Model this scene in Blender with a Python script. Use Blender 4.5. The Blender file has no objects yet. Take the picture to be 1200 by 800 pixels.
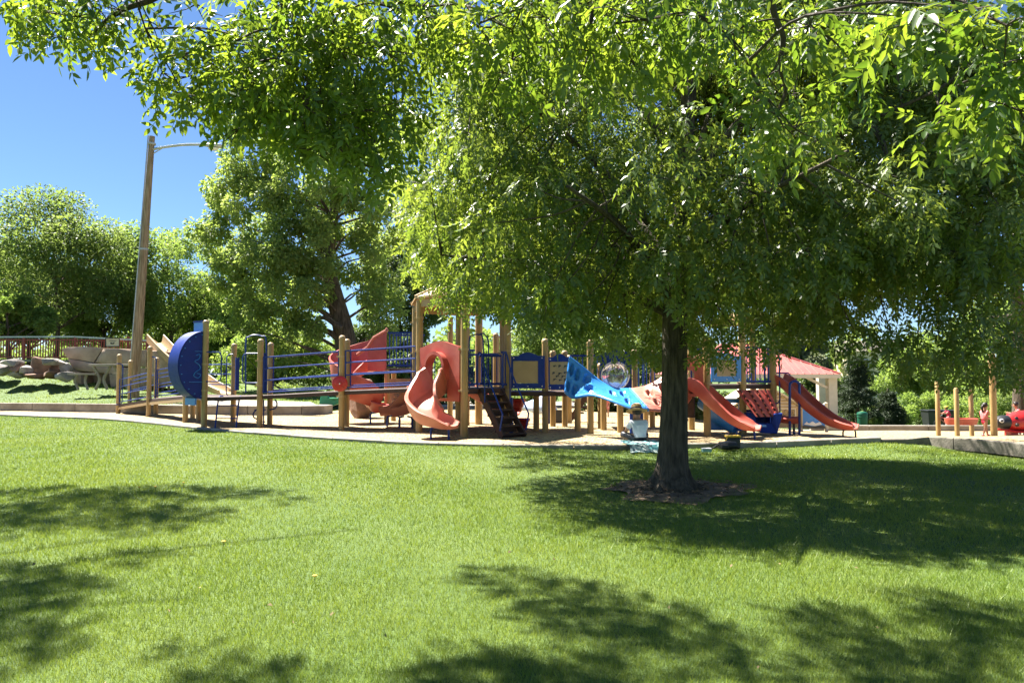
import bpy, bmesh, math, random
import numpy as np
from mathutils import Vector, Matrix, noise
from mathutils.geometry import delaunay_2d_cdt
random.seed(7)
RNG = np.random.default_rng(11)
scene = bpy.context.scene
COL = scene.collection
R = math.radians
# ------------------------------------------------------------------ camera
CAMZ, FPX, PITCH = 1.6, 867.0, math.atan(40/867.0)
cd = bpy.data.cameras.new('camera')
cam = bpy.data.objects.new('camera', cd); COL.objects.link(cam)
cam.location = (0, 0, CAMZ); cam.rotation_euler = (R(90)+PITCH, 0, 0)
cd.sensor_width = 36.0; cd.lens = 36*FPX/1200; cd.clip_end = 2000; cd.clip_start = 0.05
scene.camera = cam
# ------------------------------------------------------------------ sky, sun, exposure
SUN = Vector((-0.50, 0.40, 1.0)).normalized()
w = bpy.data.worlds.new('World'); scene.world = w; w.use_nodes = True
nt = w.node_tree; nt.nodes.clear()
sky = nt.nodes.new('ShaderNodeTexSky'); sky.sky_type = 'NISHITA'; sky.sun_disc = False
sky.sun_elevation = math.asin(SUN.z); sky.sun_rotation = math.atan2(SUN.x, SUN.y) % (2*math.pi)
sky.altitude = 1700; sky.air_density = 1.0; sky.dust_density = 0.0; sky.ozone_density = 7.5
bg = nt.nodes.new('ShaderNodeBackground'); bg.inputs[1].default_value = 0.038
wo = nt.nodes.new('ShaderNodeOutputWorld')
nt.links.new(sky.outputs[0], bg.inputs[0]); nt.links.new(bg.outputs[0], wo.inputs[0])
sl = bpy.data.lights.new('sun', 'SUN'); sl.energy = 5.0; sl.angle = R(0.55); sl.color = (1.0, 0.95, 0.86)
so = bpy.data.objects.new('sun', sl); COL.objects.link(so)
so.rotation_euler = SUN.to_track_quat('Z', 'Y').to_euler(); so.location = (-12, 15, 40)
vs = scene.view_settings; vs.view_transform = 'Standard'; vs.look = 'None'; vs.gamma = 1.0
vs.exposure = 2.25; vs.use_curve_mapping = False
scene.render.engine = 'CYCLES'
scene.cycles.max_bounces = 8; scene.cycles.transparent_max_bounces = 8

# ------------------------------------------------------------------ measuring helpers
def _ray(px, py):
    u = (px-600)/FPX; v = (400-py)/FPX
    return Vector((u, math.cos(PITCH)-v*math.sin(PITCH), math.sin(PITCH)+v*math.cos(PITCH)))
def W(px, py, Y):
    d = _ray(px, py); t = Y/d.y
    return Vector((d.x*t, Y, CAMZ+d.z*t))
def smooth(a, b, x):
    t = min(1, max(0, (x-a)/(b-a))); return t*t*(3-2*t)
def terr(x, y):
    return -0.06*max(0, min(y, 60)-19)*smooth(4, 11, x)
def G(px, py):
    d = _ray(px, py); z0 = 0.0
    for _ in range(12):
        t = (z0-CAMZ)/d.z if d.z < -1e-4 else 60
        p = Vector((0, 0, CAMZ))+d*t; z0 = terr(p.x, p.y)
    return p
# ------------------------------------------------------------------ object helpers
ORG = {}
def thing(name, label, cat, loc=(0, 0, 0), group=None):
    o = bpy.data.objects.new(name, None); COL.objects.link(o)
    o.location = loc; o.empty_display_size = 0.3
    o['label'] = label; o['category'] = cat
    if group: o['group'] = group
    ORG[o.name] = Vector(loc); return o
def tag(o, label=None, cat=None, group=None, kind=None):
    if label: o['label'] = label
    if cat: o['category'] = cat
    if group: o['group'] = group
    if kind: o['kind'] = kind
    return o
class MB:
    def __init__(s): s.v = []; s.f = []
    def add(s, vs, fs):
        n = len(s.v); s.v += [tuple(p) for p in vs]; s.f += [tuple(i+n for i in f) for f in fs]; return s
    def obox(s, c, ax, ay, az):
        c = Vector(c); ax, ay, az = Vector(ax), Vector(ay), Vector(az)
        vs = [c+ax*i+ay*j+az*k for i in (-1, 1) for j in (-1, 1) for k in (-1, 1)]
        return s.add(vs, [(0, 1, 3, 2), (4, 6, 7, 5), (0, 4, 5, 1), (2, 3, 7, 6), (0, 2, 6, 4), (1, 5, 7, 3)])
    def box(s, c, size, rz=0):
        a, b, d = [q/2 for q in size]; ca, sa = math.cos(rz), math.sin(rz)
        return s.obox(c, (a*ca, a*sa, 0), (-b*sa, b*ca, 0), (0, 0, d))
    def beam(s, p, q, wd, th):
        p, q = Vector(p), Vector(q); d = (q-p); L = d.length; d.normalize()
        sx = d.cross(Vector((0, 0, 1)))
        if sx.length < 1e-3: sx = Vector((1, 0, 0))
        sx.normalize(); up = sx.cross(d)
        return s.obox((p+q)/2, d*L/2, sx*wd/2, up*th/2)
    def tube(s, pts, r, seg=8, cap=True):
        pts = [Vector(p) for p in pts]; n = len(pts)
        rs = r if isinstance(r, (list, tuple)) else [r]*n
        t0 = (pts[1]-pts[0]).normalized()
        a = t0.cross(Vector((0, 0, 1)));
        if a.length < 1e-3: a = Vector((1, 0, 0))
        a.normalize(); vs = []
        for i, p in enumerate(pts):
            t = (pts[min(i+1, n-1)]-pts[max(i-1, 0)]).normalized()
            a = (a-t*a.dot(t)).normalized(); b = t.cross(a)
            for k in range(seg):
                an = 2*math.pi*k/seg
                vs.append(p+(a*math.cos(an)+b*math.sin(an))*rs[i])
        fs = [(i*seg+k, i*seg+(k+1) % seg, (i+1)*seg+(k+1) % seg, (i+1)*seg+k) for i in range(n-1) for k in range(seg)]
        if cap: fs += [tuple(range(seg))[::-1], tuple(range((n-1)*seg, n*seg))]
        return s.add(vs, fs)
    def lathe(s, c, prof, seg=14, sx=1, sy=1, axis=None):
        c = Vector(c); n = len(prof); vs = []
        M = Vector(axis).to_track_quat('Z', 'Y').to_matrix() if axis is not None else Matrix.Identity(3)
        for (r, z) in prof:
            for k in range(seg):
                an = 2*math.pi*k/seg
                vs.append(c+M @ Vector((r*math.cos(an)*sx, r*math.sin(an)*sy, z)))
        fs = [(i*seg+k, i*seg+(k+1) % seg, (i+1)*seg+(k+1) % seg, (i+1)*seg+k) for i in range(n-1) for k in range(seg)]
        if prof[0][0] > 1e-4: fs.append(tuple(range(seg))[::-1])
        if prof[-1][0] > 1e-4: fs.append(tuple(range((n-1)*seg, n*seg)))
        return s.add(vs, fs)
    def prism(s, poly, d):
        """closed outline of 3-D points pushed by vector d"""
        d = Vector(d); n = len(poly); a = [Vector(p) for p in poly]; b = [p+d for p in a]
        fs = [tuple(range(n))[::-1], tuple(range(n, 2*n))]+[(i, (i+1) % n, n+(i+1) % n, n+i) for i in range(n)]
        return s.add(a+b, fs)
    def frame(s, outer, inner, d):
        """panel with an opening: two outlines with equal counts"""
        d = Vector(d); n = len(outer); o = [Vector(p) for p in outer]; i_ = [Vector(p) for p in inner]
        vs = o+i_+[p+d for p in o]+[p+d for p in i_]; fs = []
        for k in range(n):
            m = (k+1) % n
            fs += [(k, m, n+m, n+k), (2*n+k, 3*n+k, 3*n+m, 2*n+m), (k, 2*n+k, 2*n+m, m), (n+k, n+m, 3*n+m, 3*n+k)]
        return s.add(vs, fs)
def part(name, mb, m, parent=None, smooth_=False, bev=0, kind=None, label=None):
    off = Vector((0, 0, 0))
    if parent is not None: off = ORG[parent.name]
    me = bpy.data.meshes.new(name)
    me.from_pydata([tuple(Vector(p)-off) for p in mb.v], [], mb.f); me.update()
    bm = bmesh.new(); bm.from_mesh(me); bmesh.ops.recalc_face_normals(bm, faces=bm.faces); bm.to_mesh(me); bm.free()
    if smooth_:
        me.polygons.foreach_set('use_smooth', [True]*len(me.polygons))
        me.set_sharp_from_angle(angle=R(42))
    me.materials.append(m)
    o = bpy.data.objects.new(name, me); COL.objects.link(o)
    if parent is not None: o.parent = parent
    ORG[o.name] = off
    if bev:
        b = o.modifiers.new('bevel', 'BEVEL'); b.width = bev; b.segments = 2; b.limit_method = 'ANGLE'
    if kind: o['kind'] = kind
    if label: o['label'] = label
    return o
def np_mesh(name, V, F, m, parent=None, tint=None, smooth_=False):
    off = np.array(ORG[parent.name]) if parent is not None else np.zeros(3)
    me = bpy.data.meshes.new(name); n, k = F.shape
    me.vertices.add(len(V)); me.vertices.foreach_set('co', (V-off).astype(np.float32).ravel())
    me.loops.add(n*k); me.loops.foreach_set('vertex_index', F.astype(np.int32).ravel())
    me.polygons.add(n); me.polygons.foreach_set('loop_start', np.arange(0, n*k, k, dtype=np.int32))
    if smooth_: me.polygons.foreach_set('use_smooth', np.ones(n, dtype=bool))
    me.update(calc_edges=True)
    if tint is not None:
        a = me.attributes.new('tint', 'FLOAT', 'FACE'); a.data.foreach_set('value', tint.astype(np.float32))
    me.materials.append(m)
    o = bpy.data.objects.new(name, me); COL.objects.link(o)
    if parent is not None: o.parent = parent
    ORG[o.name] = Vector(off); return o
def spline(pts, n=6):
    pts = [Vector(p) for p in pts]; out = []
    P = [2*pts[0]-pts[1]]+pts+[2*pts[-1]-pts[-2]]
    for i in range(1, len(P)-2):
        a, b, c, d = P[i-1], P[i], P[i+1], P[i+2]
        for k in range(n):
            t = k/n
            out.append(0.5*((2*b)+(c-a)*t+(2*a-5*b+4*c-d)*t*t+(3*b-a-3*c+d)*t**3))
    out.append(pts[-1]); return out
# ------------------------------------------------------------------ materials
def nodes(name):
    m = bpy.data.materials.new(name); m.use_nodes = True; t = m.node_tree
    b = t.nodes['Principled BSDF']; return m, t, b
def L(t, a, b): t.links.new(a, b)
def mixc(t, fac, a, b):
    n = t.nodes.new('ShaderNodeMix'); n.data_type = 'RGBA'
    for sock, v in ((n.inputs[0], fac), (n.inputs[6], a), (n.inputs[7], b)):
        if hasattr(v, 'links'): L(t, v, sock)
        else: sock.default_value = v if isinstance(v, (int, float)) else (*v, 1)
    return n.outputs[2]
def noise_(t, scale, detail=4, vec=None, rough=0.55):
    n = t.nodes.new('ShaderNodeTexNoise'); n.inputs['Scale'].default_value = scale
    n.inputs['Detail'].default_value = detail; n.inputs['Roughness'].default_value = rough
    if vec is None:
        g = t.nodes.new('ShaderNodeNewGeometry'); vec = g.outputs['Position']
    L(t, vec, n.inputs['Vector']); return n.outputs['Fac']
def ramp(t, f, a, b, lo=0.0, hi=1.0):
    n = t.nodes.new('ShaderNodeMapRange'); L(t, f, n.inputs[0])
    n.inputs[1].default_value = a; n.inputs[2].default_value = b; n.inputs[3].default_value = lo; n.inputs[4].default_value = hi
    return n.outputs[0]
def scaled(t, sx, sy, sz):
    g = t.nodes.new('ShaderNodeNewGeometry'); m = t.nodes.new('ShaderNodeMapping')
    m.inputs['Scale'].default_value = (sx, sy, sz); L(t, g.outputs['Position'], m.inputs[0]); return m.outputs[0]
def bump(t, b, f, strength, dist=0.035):
    n = t.nodes.new('ShaderNodeBump'); n.inputs['Strength'].default_value = strength; n.inputs['Distance'].default_value = dist
    L(t, f, n.inputs['Height']); L(t, n.outputs[0], b.inputs['Normal'])
def mat(name, c1, c2=None, scale=6, rough=0.5, bmp=0, bscale=40, metal=0, stretch=None, spec=0.5, lo=.35, hi=.65):
    m, t, b = nodes(name); c2 = c2 or tuple(q*0.82 for q in c1)
    vec = scaled(t, *stretch) if stretch else None
    f = noise_(t, scale, 5, vec)
    L(t, mixc(t, ramp(t, f, lo, hi), c1, c2), b.inputs['Base Color'])
    b.inputs['Metallic'].default_value = metal; b.inputs['Specular IOR Level'].default_value = spec
    f2 = noise_(t, scale*3, 3, vec); L(t, ramp(t, f2, .3, .7, rough-.07, rough+.1), b.inputs['Roughness'])
    if bmp: bump(t, b, noise_(t, bscale, 5, vec), bmp)
    return m
def leafmat(name, c1, c2, t1, t2, mix=0.5, rough=0.42, spec=0.45, patch=0.0):
    m, t, b = nodes(name)
    a = t.nodes.new('ShaderNodeAttribute'); a.attribute_name = 'tint'; f = a.outputs['Fac']
    if patch:
        n = ramp(t, noise_(t, patch, 3), .35, .65)
        mm = t.nodes.new('ShaderNodeMath'); mm.operation = 'MULTIPLY_ADD'; L(t, f, mm.inputs[0]); mm.inputs[1].default_value = .55
        m3 = t.nodes.new('ShaderNodeMath'); m3.operation = 'MULTIPLY'; L(t, n, m3.inputs[0]); m3.inputs[1].default_value = .45
        L(t, m3.outputs[0], mm.inputs[2]); f = mm.outputs[0]
    L(t, mixc(t, f, c1, c2), b.inputs['Base Color'])
    b.inputs['Roughness'].default_value = rough; b.inputs['Specular IOR Level'].default_value = spec
    tr = t.nodes.new('ShaderNodeBsdfTranslucent'); L(t, mixc(t, f, t1, t2), tr.inputs[0])
    mx = t.nodes.new('ShaderNodeMixShader'); mx.inputs[0].default_value = mix
    L(t, b.outputs[0], mx.inputs[1]); L(t, tr.outputs[0], mx.inputs[2])
    L(t, mx.outputs[0], t.nodes['Material Output'].inputs[0]); return m
M = {}
M['post'] = mat('tan_post', (.38, .25, .095), (.25, .165, .065), 2.4, .5, .05, 60, stretch=(1.6, 1.6, .5), lo=.4, hi=.72)
M['tanp'] = mat('tan_panel', (.40, .28, .14), (.35, .24, .115), 3, .5)
M['roof'] = mat('tan_roof', (.42, .27, .12), (.37, .23, .10), 2, .5)
M['blue'] = mat('blue_steel', (.005, .036, .225), (.004, .027, .18), 7, .42, spec=.32)
M['bluep'] = mat('blue_plastic', (.004, .028, .22), (.003, .022, .18), 3, .5, spec=.3)
M['sky'] = mat('light_blue_plastic', (.035, .22, .62), (.03, .19, .55), 3, .32)
M['red'] = mat('faded_red_plastic', (.40, .066, .046), (.53, .145, .105), 1.3, .42, lo=.42, hi=.68)
M['pink'] = mat('sun_bleached_red_plastic', (.48, .17, .12), (.42, .13, .085), 2.5, .42)
M['red2'] = mat('bright_red_plastic', (.42, .02, .02), (.36, .015, .015), 3, .3)
M['brown'] = mat('brown_coated_deck', (.055, .022, .014), (.035, .015, .01), 9, .6, .1, 80)
M['dark'] = mat('dark_steel', (.03, .032, .04), (.02, .02, .025), 6, .4)
M['conc'] = mat('concrete', (.31, .28, .235), (.19, .165, .135), 1.7, .85, .25, 30)
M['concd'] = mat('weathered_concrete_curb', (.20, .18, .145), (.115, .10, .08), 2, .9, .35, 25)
M['joint'] = mat('curb_joint', (.08, .07, .06))
M['steel'] = mat('galvanised_steel', (.45, .46, .47), (.36, .37, .38), 4, .45, metal=.3)
M['black'] = mat('black_plastic', (.012, .013, .016), (.02, .022, .026), 5, .45)
M['dgreen'] = mat('dark_green_plastic', (.01, .10, .055), (.008, .08, .045), 5, .4)
M['green'] = mat('green_plastic', (.02, .22, .11), (.015, .17, .08), 5, .4)
M['white'] = mat('white_paint', (.72, .72, .72), (.62, .62, .63), 6, .5)
M['rail'] = mat('red_brown_railing', (.26, .045, .03), (.19, .03, .02), 8, .5)
M['pole'] = mat('old_timber_pole', (.36, .26, .17), (.17, .11, .06), 3, .9, .5, 10, stretch=(6, 6, .5))
M['rockc'] = mat('artificial_rock_concrete', (.42, .31, .225), (.29, .205, .145), 1.6, .92, .5, 9)
M['boul'] = mat('boulder_rock', (.27, .16, .11), (.13, .075, .05), 2.2, .92, .6, 7)
M['boulg'] = mat('grey_boulder_rock', (.38, .34, .31), (.16, .14, .13), 2.2, .92, .6, 7)
M['proof'] = mat('red_metal_roof', (.46, .13, .11), (.42, .11, .095), 1.5, .4)
M['cream'] = mat('cream_paint', (.62, .52, .38), (.55, .46, .33), 3, .6)
M['skin'] = mat('skin', (.42, .22, .14), (.38, .19, .12), 12, .5)
M['hair'] = mat('dark_hair', (.02, .012, .008), (.01, .006, .004), 30, .5, stretch=(4, 4, .6))
M['straw'] = mat('straw_hat', (.36, .26, .11), (.27, .19, .08), 30, .8, .2, 90)
M['tee'] = mat('white_cotton', (.66, .68, .72), (.58, .60, .65), 9, .8)
M['jeans'] = mat('blue_denim', (.10, .25, .52), (.07, .18, .40), 14, .8)
M['pinkc'] = mat('pink_cotton', (.62, .20, .20), (.55, .15, .15), 12, .8)
M['hotpink'] = mat('bright_pink_cotton', (.58, .03, .09), (.50, .02, .07), 12, .8)
M['yellow'] = mat('yellow_cloth', (.62, .40, .05), (.55, .34, .04), 12, .8)
M['bark'] = mat('ash_bark', (.105, .082, .054), (.034, .026, .017), 7, .95, 1.0, 14, stretch=(3.2, 3.2, .55))
M['bark2'] = mat('cottonwood_bark', (.15, .11, .08), (.05, .036, .027), 3, .95, 1.0, 5, stretch=(3, 3, .6))
M['twig'] = mat('twig_bark', (.06, .045, .032), (.035, .026, .018), 9, .9, .5, 20)
M['soil'] = mat('bare_soil', (.24, .165, .11), (.10, .066, .043), 6, .95, .8, 25)
M['leafA'] = leafmat('ash_leaf', (.050, .096, .018), (.118, .165, .042), (.15, .25, .024), (.42, .50, .06), .46, .36, .55, .8)
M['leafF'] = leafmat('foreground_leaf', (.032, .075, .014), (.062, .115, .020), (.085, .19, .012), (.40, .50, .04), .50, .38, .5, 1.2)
M['leafC'] = leafmat('cottonwood_leaf', (.085, .135, .038), (.165, .215, .070), (.19, .29, .05), (.33, .41, .09), .48, .55, .25, .35)
M['leafW'] = leafmat('big_cottonwood_leaf', (.11, .165, .045), (.215, .275, .09), (.28, .41, .06), (.47, .56, .12), .5, .5, .3, .35)
M['leafL'] = leafmat('light_tree_leaf', (.12, .19, .045), (.23, .30, .09), (.22, .35, .05), (.40, .50, .10), .5, .55, .25, .35)
M['leafD'] = leafmat('dark_tree_leaf', (.055, .09, .028), (.10, .14, .05), (.13, .20, .04), (.22, .30, .06), .42, .5, .4, .4)
M['leafS'] = leafmat('conifer_needles', (.020, .038, .016), (.045, .068, .030), (.03, .05, .012), (.05, .08, .02), .25, .6, .3, .6)
M['leafP'] = leafmat('pale_leaf', (.13, .16, .10), (.21, .23, .15), (.15, .18, .08), (.22, .24, .12), .4, .6, .3, .4)
def dry(m):
    t = m.node_tree; b = t.nodes['Principled BSDF']; c = b.inputs['Base Color'].links[0].from_socket
    f = ramp(t, noise_(t, .42, 6, None, .65),   .54, .74, 0, .32); L(t, mixc(t, f, c, (.34, .33, .11)), b.inputs['Base Color']); return m
M['grass'] = leafmat('grass_blade', (.088, .172, .014), (.290, .350, .055), (.16, .26, .018), (.36, .41, .06), .35, .45, .4, .28)
dry(M['grass'])
# ================================================================== SETTING
def in_poly(x, y, poly):
    c = np.zeros(np.shape(x), bool); n = len(poly)
    for i in range(n):
        x1, y1 = poly[i]; x2, y2 = poly[(i+1) % n]
        if y1 == y2: continue
        c ^= ((y1 > y) != (y2 > y)) & (x < (x2-x1)*(y-y1)/(y2-y1)+x1)
    return c
def und(x, y): return 0.035*math.sin(x*.55+1)*math.sin(y*.42)+0.02*math.sin(x*1.3+y*.9)
front = [(-34, 36.5)]+[tuple(G(px, py)[:2]) for px, py in ((0, 486.5), (130, 492), (240, 503), (330, 510.5), (420, 516.5), (500, 520.5), (600, 524), (720, 526), (800, 525), (870, 523.5), (960, 520), (1030, 517))]
front = [(p.x, p.y) for p in spline([(x, y, 0) for x, y in front], 4)]
rcurb = [front[-1], (10.15, 18.05), (10.75, 16.6), (11.1, 14.9), (11.35, 12.5), (11.6, 10)]
wallbase = [(-34, 33.6), (-22.4, 32.9), (-16.7, 31.7), (-12.6, 29.9), (-9.6, 29.6)]+[(-8.2+.75*math.cos(a), 30.3+.75*math.sin(a)) for a in (R(-90), R(-50), R(-10), R(30), R(70))]
backpts = [(-7.9, 33.5), (-4, 35.5), (2, 36.5), (6, 34.5), (12, 30.6), (18, 30), (32, 30), (32, 10)]
chip_poly = front+rcurb[1:]+backpts[::-1]+wallbase[::-1]
chip_poly = [p for i, p in enumerate(chip_poly) if i == 0 or (Vector(p)-Vector(chip_poly[i-1])).length > .05]
def hz(x, y):
    """lawn height: rolls gently and drops below the tall right-hand curb"""
    return terr(x, y)+und(x, y)*smooth(3, 7, y)*(1-smooth(15, 19, y))-.16*smooth(8.6, 10.8, x)*(1-smooth(17, 19, y))-.02
# ground: one sheet to the horizon
xs = sorted(set([-400, -250, -150, -100, -70, -50]+[x*1.0 for x in range(-40, 41)]+[50, 70, 100, 150, 250, 400]))
ys = sorted(set([-40, -25, -15, -8]+[y*.75 for y in range(-6, 82)]+[70, 85, 110, 150, 220, 320, 450, 700]))
g = MB(); g.v = [(x, y, hz(x, y)) for y in ys for x in xs]; nx = len(xs)
g.f = [(j*nx+i, j*nx+i+1, (j+1)*nx+i+1, (j+1)*nx+i) for j in range(len(ys)-1) for i in range(nx-1)]
m, t, b = nodes('lawn_soil')
f = ramp(t, noise_(t, .5, 5), .35, .65); f2 = ramp(t, noise_(t, 30, 5), .3, .7)
L(t, mixc(t, f2, mixc(t, f, (.065, .12, .016), (.12, .17, .032)), (.04, .075, .011)), b.inputs['Base Color'])
b.inputs['Roughness'].default_value = .9; bump(t, b, noise_(t, 60, 4), .6)
tag(part('ground', g, m, None, True), kind='structure')
# wood chips
def sheet(name, poly, step, dz, m, zf=terr):
    px_, py_ = [p[0] for p in poly], [p[1] for p in poly]
    pts = [Vector(p) for p in poly]; n = len(pts)
    gx, gy = np.meshgrid(np.arange(min(px_), max(px_), step), np.arange(min(py_), max(py_), step))
    gx, gy = gx.ravel()+.013, gy.ravel()+.017; k = in_poly(gx, gy, poly)
    pts += [Vector((x, y)) for x, y in zip(gx[k], gy[k])]
    v, _, fs, *_ = delaunay_2d_cdt(pts, [], [list(range(n))], 1, 1e-4)
    mb = MB(); mb.v = [(p.x, p.y, zf(p.x, p.y)+dz) for p in v]; mb.f = [tuple(q) for q in fs]
    return tag(part(name, mb, m, None, True), kind='structure')
m, t, b = nodes('wood_chips')
vo = t.nodes.new('ShaderNodeTexVoronoi'); vo.inputs['Scale'].default_value = 17
L(t, scaled(t, 1, .55, 1), vo.inputs['Vector'])
se = t.nodes.new('ShaderNodeSeparateColor'); L(t, vo.outputs['Color'], se.inputs[0])
c = mixc(t, se.outputs[0], (.45, .345, .175), (.29, .21, .10))
c = mixc(t, ramp(t, se.outputs[1], .78, .95), c, (.15, .10, .055))
c = mixc(t, ramp(t, noise_(t, .55, 4), .42, .68, 0, .45), c, (.24, .17, .095))
L(t, c, b.inputs['Base Color']); b.inputs['Roughness'].default_value = .9
bump(t, b, vo.outputs['Distance'], 1.0, .05)
def chz(x, y): return terr(x, y)+.02*math.sin(x*1.1)*math.sin(y*1.4)
sheet('wood_chips', chip_poly, .8, .035, m, chz)
m = mat('pavement_concrete', (.27, .245, .20), (.23, .205, .165), .7, .85, .2, 30)
path_poly = [(-7.3, 34.2), (-4, 36.2), (2, 37.2), (6.4, 35.2), (12, 31.2), (18, 30.6), (40, 30.6), (40, 33.5), (19, 33.5), (13, 36), (8, 41), (8, 46), (-3, 46), (-8, 38)]
sheet('pavement', path_poly, 1.0, .03, m)
# kerbs and walls built from cast blocks
def run(name, label, cat, pts, h, wd, piece, zf, m, kind_part='concrete_block', jit=.004):
    pts = [Vector((*p, 0)) for p in pts]; mid = pts[len(pts)//2]
    T = thing(name, label, cat, (mid.x, mid.y, zf(mid.x, mid.y)))
    cum = [0]
    for a, b_ in zip(pts, pts[1:]): cum.append(cum[-1]+(b_-a).length)
    def at(s):
        s = min(max(s, 0), cum[-1]-1e-5)
        for i in range(len(pts)-1):
            if cum[i+1] >= s: return pts[i].lerp(pts[i+1], (s-cum[i])/(cum[i+1]-cum[i]))
        return pts[-1]
    n = max(1, round(cum[-1]/piece)); d = cum[-1]/n
    for k in range(n):
        ss = [k*d+.012+(d-.024)*q/3 for q in range(4)]; mb = MB(); vs = []
        dh = random.uniform(-jit, jit)
        for s in ss:
            p = at(s); q = (at(s+.05)-at(s-.05)).normalized(); nrm = Vector((-q.y, q.x, 0)); z = zf(p.x, p.y)
            hh = h(p.x, p.y) if callable(h) else h
            for off, zz in ((-wd/2, -.12), (-wd/2, hh+dh-.015), (-wd/2+.015, hh+dh), (wd/2-.015, hh+dh), (wd/2, hh+dh-.015), (wd/2, -.12)):
                r = p+nrm*off; vs.append((r.x, r.y, z+zz))
        fs = [(i*6+j, i*6+(j+1) % 6, (i+1)*6+(j+1) % 6, (i+1)*6+j) for i in range(3) for j in range(6)]
        fs += [tuple(range(6)), tuple(range(18, 24))]
        mb.add(vs, fs); part(kind_part, mb, m, T, False)
    return T
run('concrete_kerb', 'long curved concrete kerb between the sunlit lawn and the wood chips', 'kerb', front, lambda x, y: .055+.05*smooth(-3, 4, x), .16, 1.6, lambda x, y: 0, M['conc'])
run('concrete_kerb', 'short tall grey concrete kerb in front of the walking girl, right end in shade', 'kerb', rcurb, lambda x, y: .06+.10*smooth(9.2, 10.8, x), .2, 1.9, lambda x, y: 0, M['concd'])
run('concrete_kerb', 'straight low concrete kerb behind the sand tray posts', 'kerb', [(12.3, 30.7), (18, 30.15), (40, 30.15)], .26, .25, 2.4, terr, M['conc'])
run('concrete_kerb', 'low kerb along the back of the wood chips left of the red climbing tower', 'kerb', [(-7.6, 34), (-4, 35.8), (2, 36.8), (6, 34.8)], .14, .2, 2.4, terr, M['conc'])
run('retaining_wall', 'low concrete retaining wall below the raised lawn, rounded at its right end', 'wall', wallbase, .40, .3, 2.2, terr, M['conc'])
# raised lawn bank behind the wall
def bankz(x, y):
    yw = float(np.interp(x, [-34, -22.4, -16.7, -12.6, -9.6, -8], [33.6, 32.9, 31.7, 29.9, 29.6, 29.8]))
    h = float(np.interp(x, [-60, -40, -26, -23, -19.5, -16, -10], [2.6, 2.2, 1.62, 1.3, .95, .66, .44]))
    return .37+smooth(0, 6, y-yw)*(h-.37)+smooth(6, 14, y-yw)*.25
bank = [(x-.05, y+.12) for x, y in wallbase[:6]]+[(-8.1, 31.1), (-9, 40), (-12, 58), (-60, 58), (-60, 35)]
m2 = bpy.data.materials['lawn_soil']
sheet('lawn_bank', bank, 1.0, 0, m2, bankz)
slab = [(-14.6, 31.3), (-12.4, 30.15), (-9.6, 29.85), (-8.15, 29.85), (-7.75, 30.4), (-8.2, 31.0), (-9, 33.2), (-13, 34)]
sheet('concrete_pad', slab, 1.5, .012, m, lambda x, y: max(bankz(x, y), .385))
# soil ring below the ash tree
TB = G(787, 571)
soil = []
for k in range(40):
    a = 2*math.pi*k/40; r = .98+.14*math.sin(3*a+1)+.12*math.sin(7*a)+.03*math.sin(13*a+2)+.07*noise.noise((a*3, 1, 2))
    soil.append((TB.x+r*math.cos(a)*1.02+.08, TB.y+r*math.sin(a)*.95-.05))
SOILZ = hz(TB.x, TB.y)
sheet('bare_soil', soil, .12, .014, M['soil'], lambda x, y: hz(x, y)+.03*max(0, 1-((x-TB.x)**2+(y-TB.y)**2)/1.2)+.012*noise.noise((x*9, y*9, 0)))
# ------------------------------------------------------------------ grass blades
def blades(name, n, y0, y1, hgt, w0, excl, zf, xlim, incl=None, tri=False):
    """mown grass: blades get wider and sparser with distance so the cover stays even"""
    y = y0*(y1/y0)**RNG.random(n); x = RNG.uniform(-1, 1, n)*(y*.80+1.5)
    k = (x > xlim[0]) & (x < xlim[1])
    for p in excl: k &= ~in_poly(x, y, p)
    if incl is not None: k &= in_poly(x, y, incl)
    x, y = x[k], y[k]; n = len(x); z = zf(x, y)
    a = RNG.uniform(0, 2*np.pi, n); h = hgt*RNG.uniform(.5, 1.2, n); wd = w0*(y/4)**.95*RNG.uniform(.7, 1.3, n); b_ = RNG.uniform(0, 2*np.pi, n); ln = h*RNG.uniform(.1, 1.15, n)
    dx, dy = np.cos(a)*wd/2, np.sin(a)*wd/2; lx, ly = np.cos(b_)*ln, np.sin(b_)*ln
    A = np.stack([x-dx, y-dy, z-.01], 1); B = np.stack([x+dx, y+dy, z-.01], 1); T_ = np.stack([x+lx, y+ly, z+h*.92], 1); tn = RNG.random(n)
    if tri:
        V = np.stack([A, B, T_], 1).reshape(-1, 3); F = np.arange(n*3).reshape(n, 3)
    else:
        C_ = np.stack([x+dx*.7+lx*.32, y+dy*.7+ly*.32, z+h*.6], 1); V = np.stack([A, B, C_, T_], 1).reshape(-1, 3)
        F = np.arange(n*4).reshape(n, 4); F = np.concatenate([F[:, [0, 1, 2]], F[:, [0, 2, 3]]]); tn = np.concatenate([tn, tn])
    o = np_mesh(name, V, F, M['grass'], None, tn); o['kind'] = 'stuff'; return o
def hzv(x, y):
    sm = lambda a, b, v: (lambda t: t*t*(3-2*t))(np.clip((v-a)/(b-a), 0, 1))
    u = .035*np.sin(x*.55+1)*np.sin(y*.42)+.02*np.sin(x*1.3+y*.9)
    return -.06*np.maximum(0, np.minimum(y, 60)-19)*sm(4, 11, x)+u*sm(3, 7, y)*(1-sm(15, 19, y))-.16*sm(8.6, 10.8, x)*(1-sm(17, 19, y))-.02
soil_in = [(TB.x+(x-TB.x)*.74, TB.y+(y-TB.y)*.70) for x, y in soil]
ex = [chip_poly, soil_in]
blades('grass', 980000, 2.3, 36, .047, .0040, ex, hzv, (-30, 13), None, True)
bzv = np.vectorize(bankz)
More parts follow.
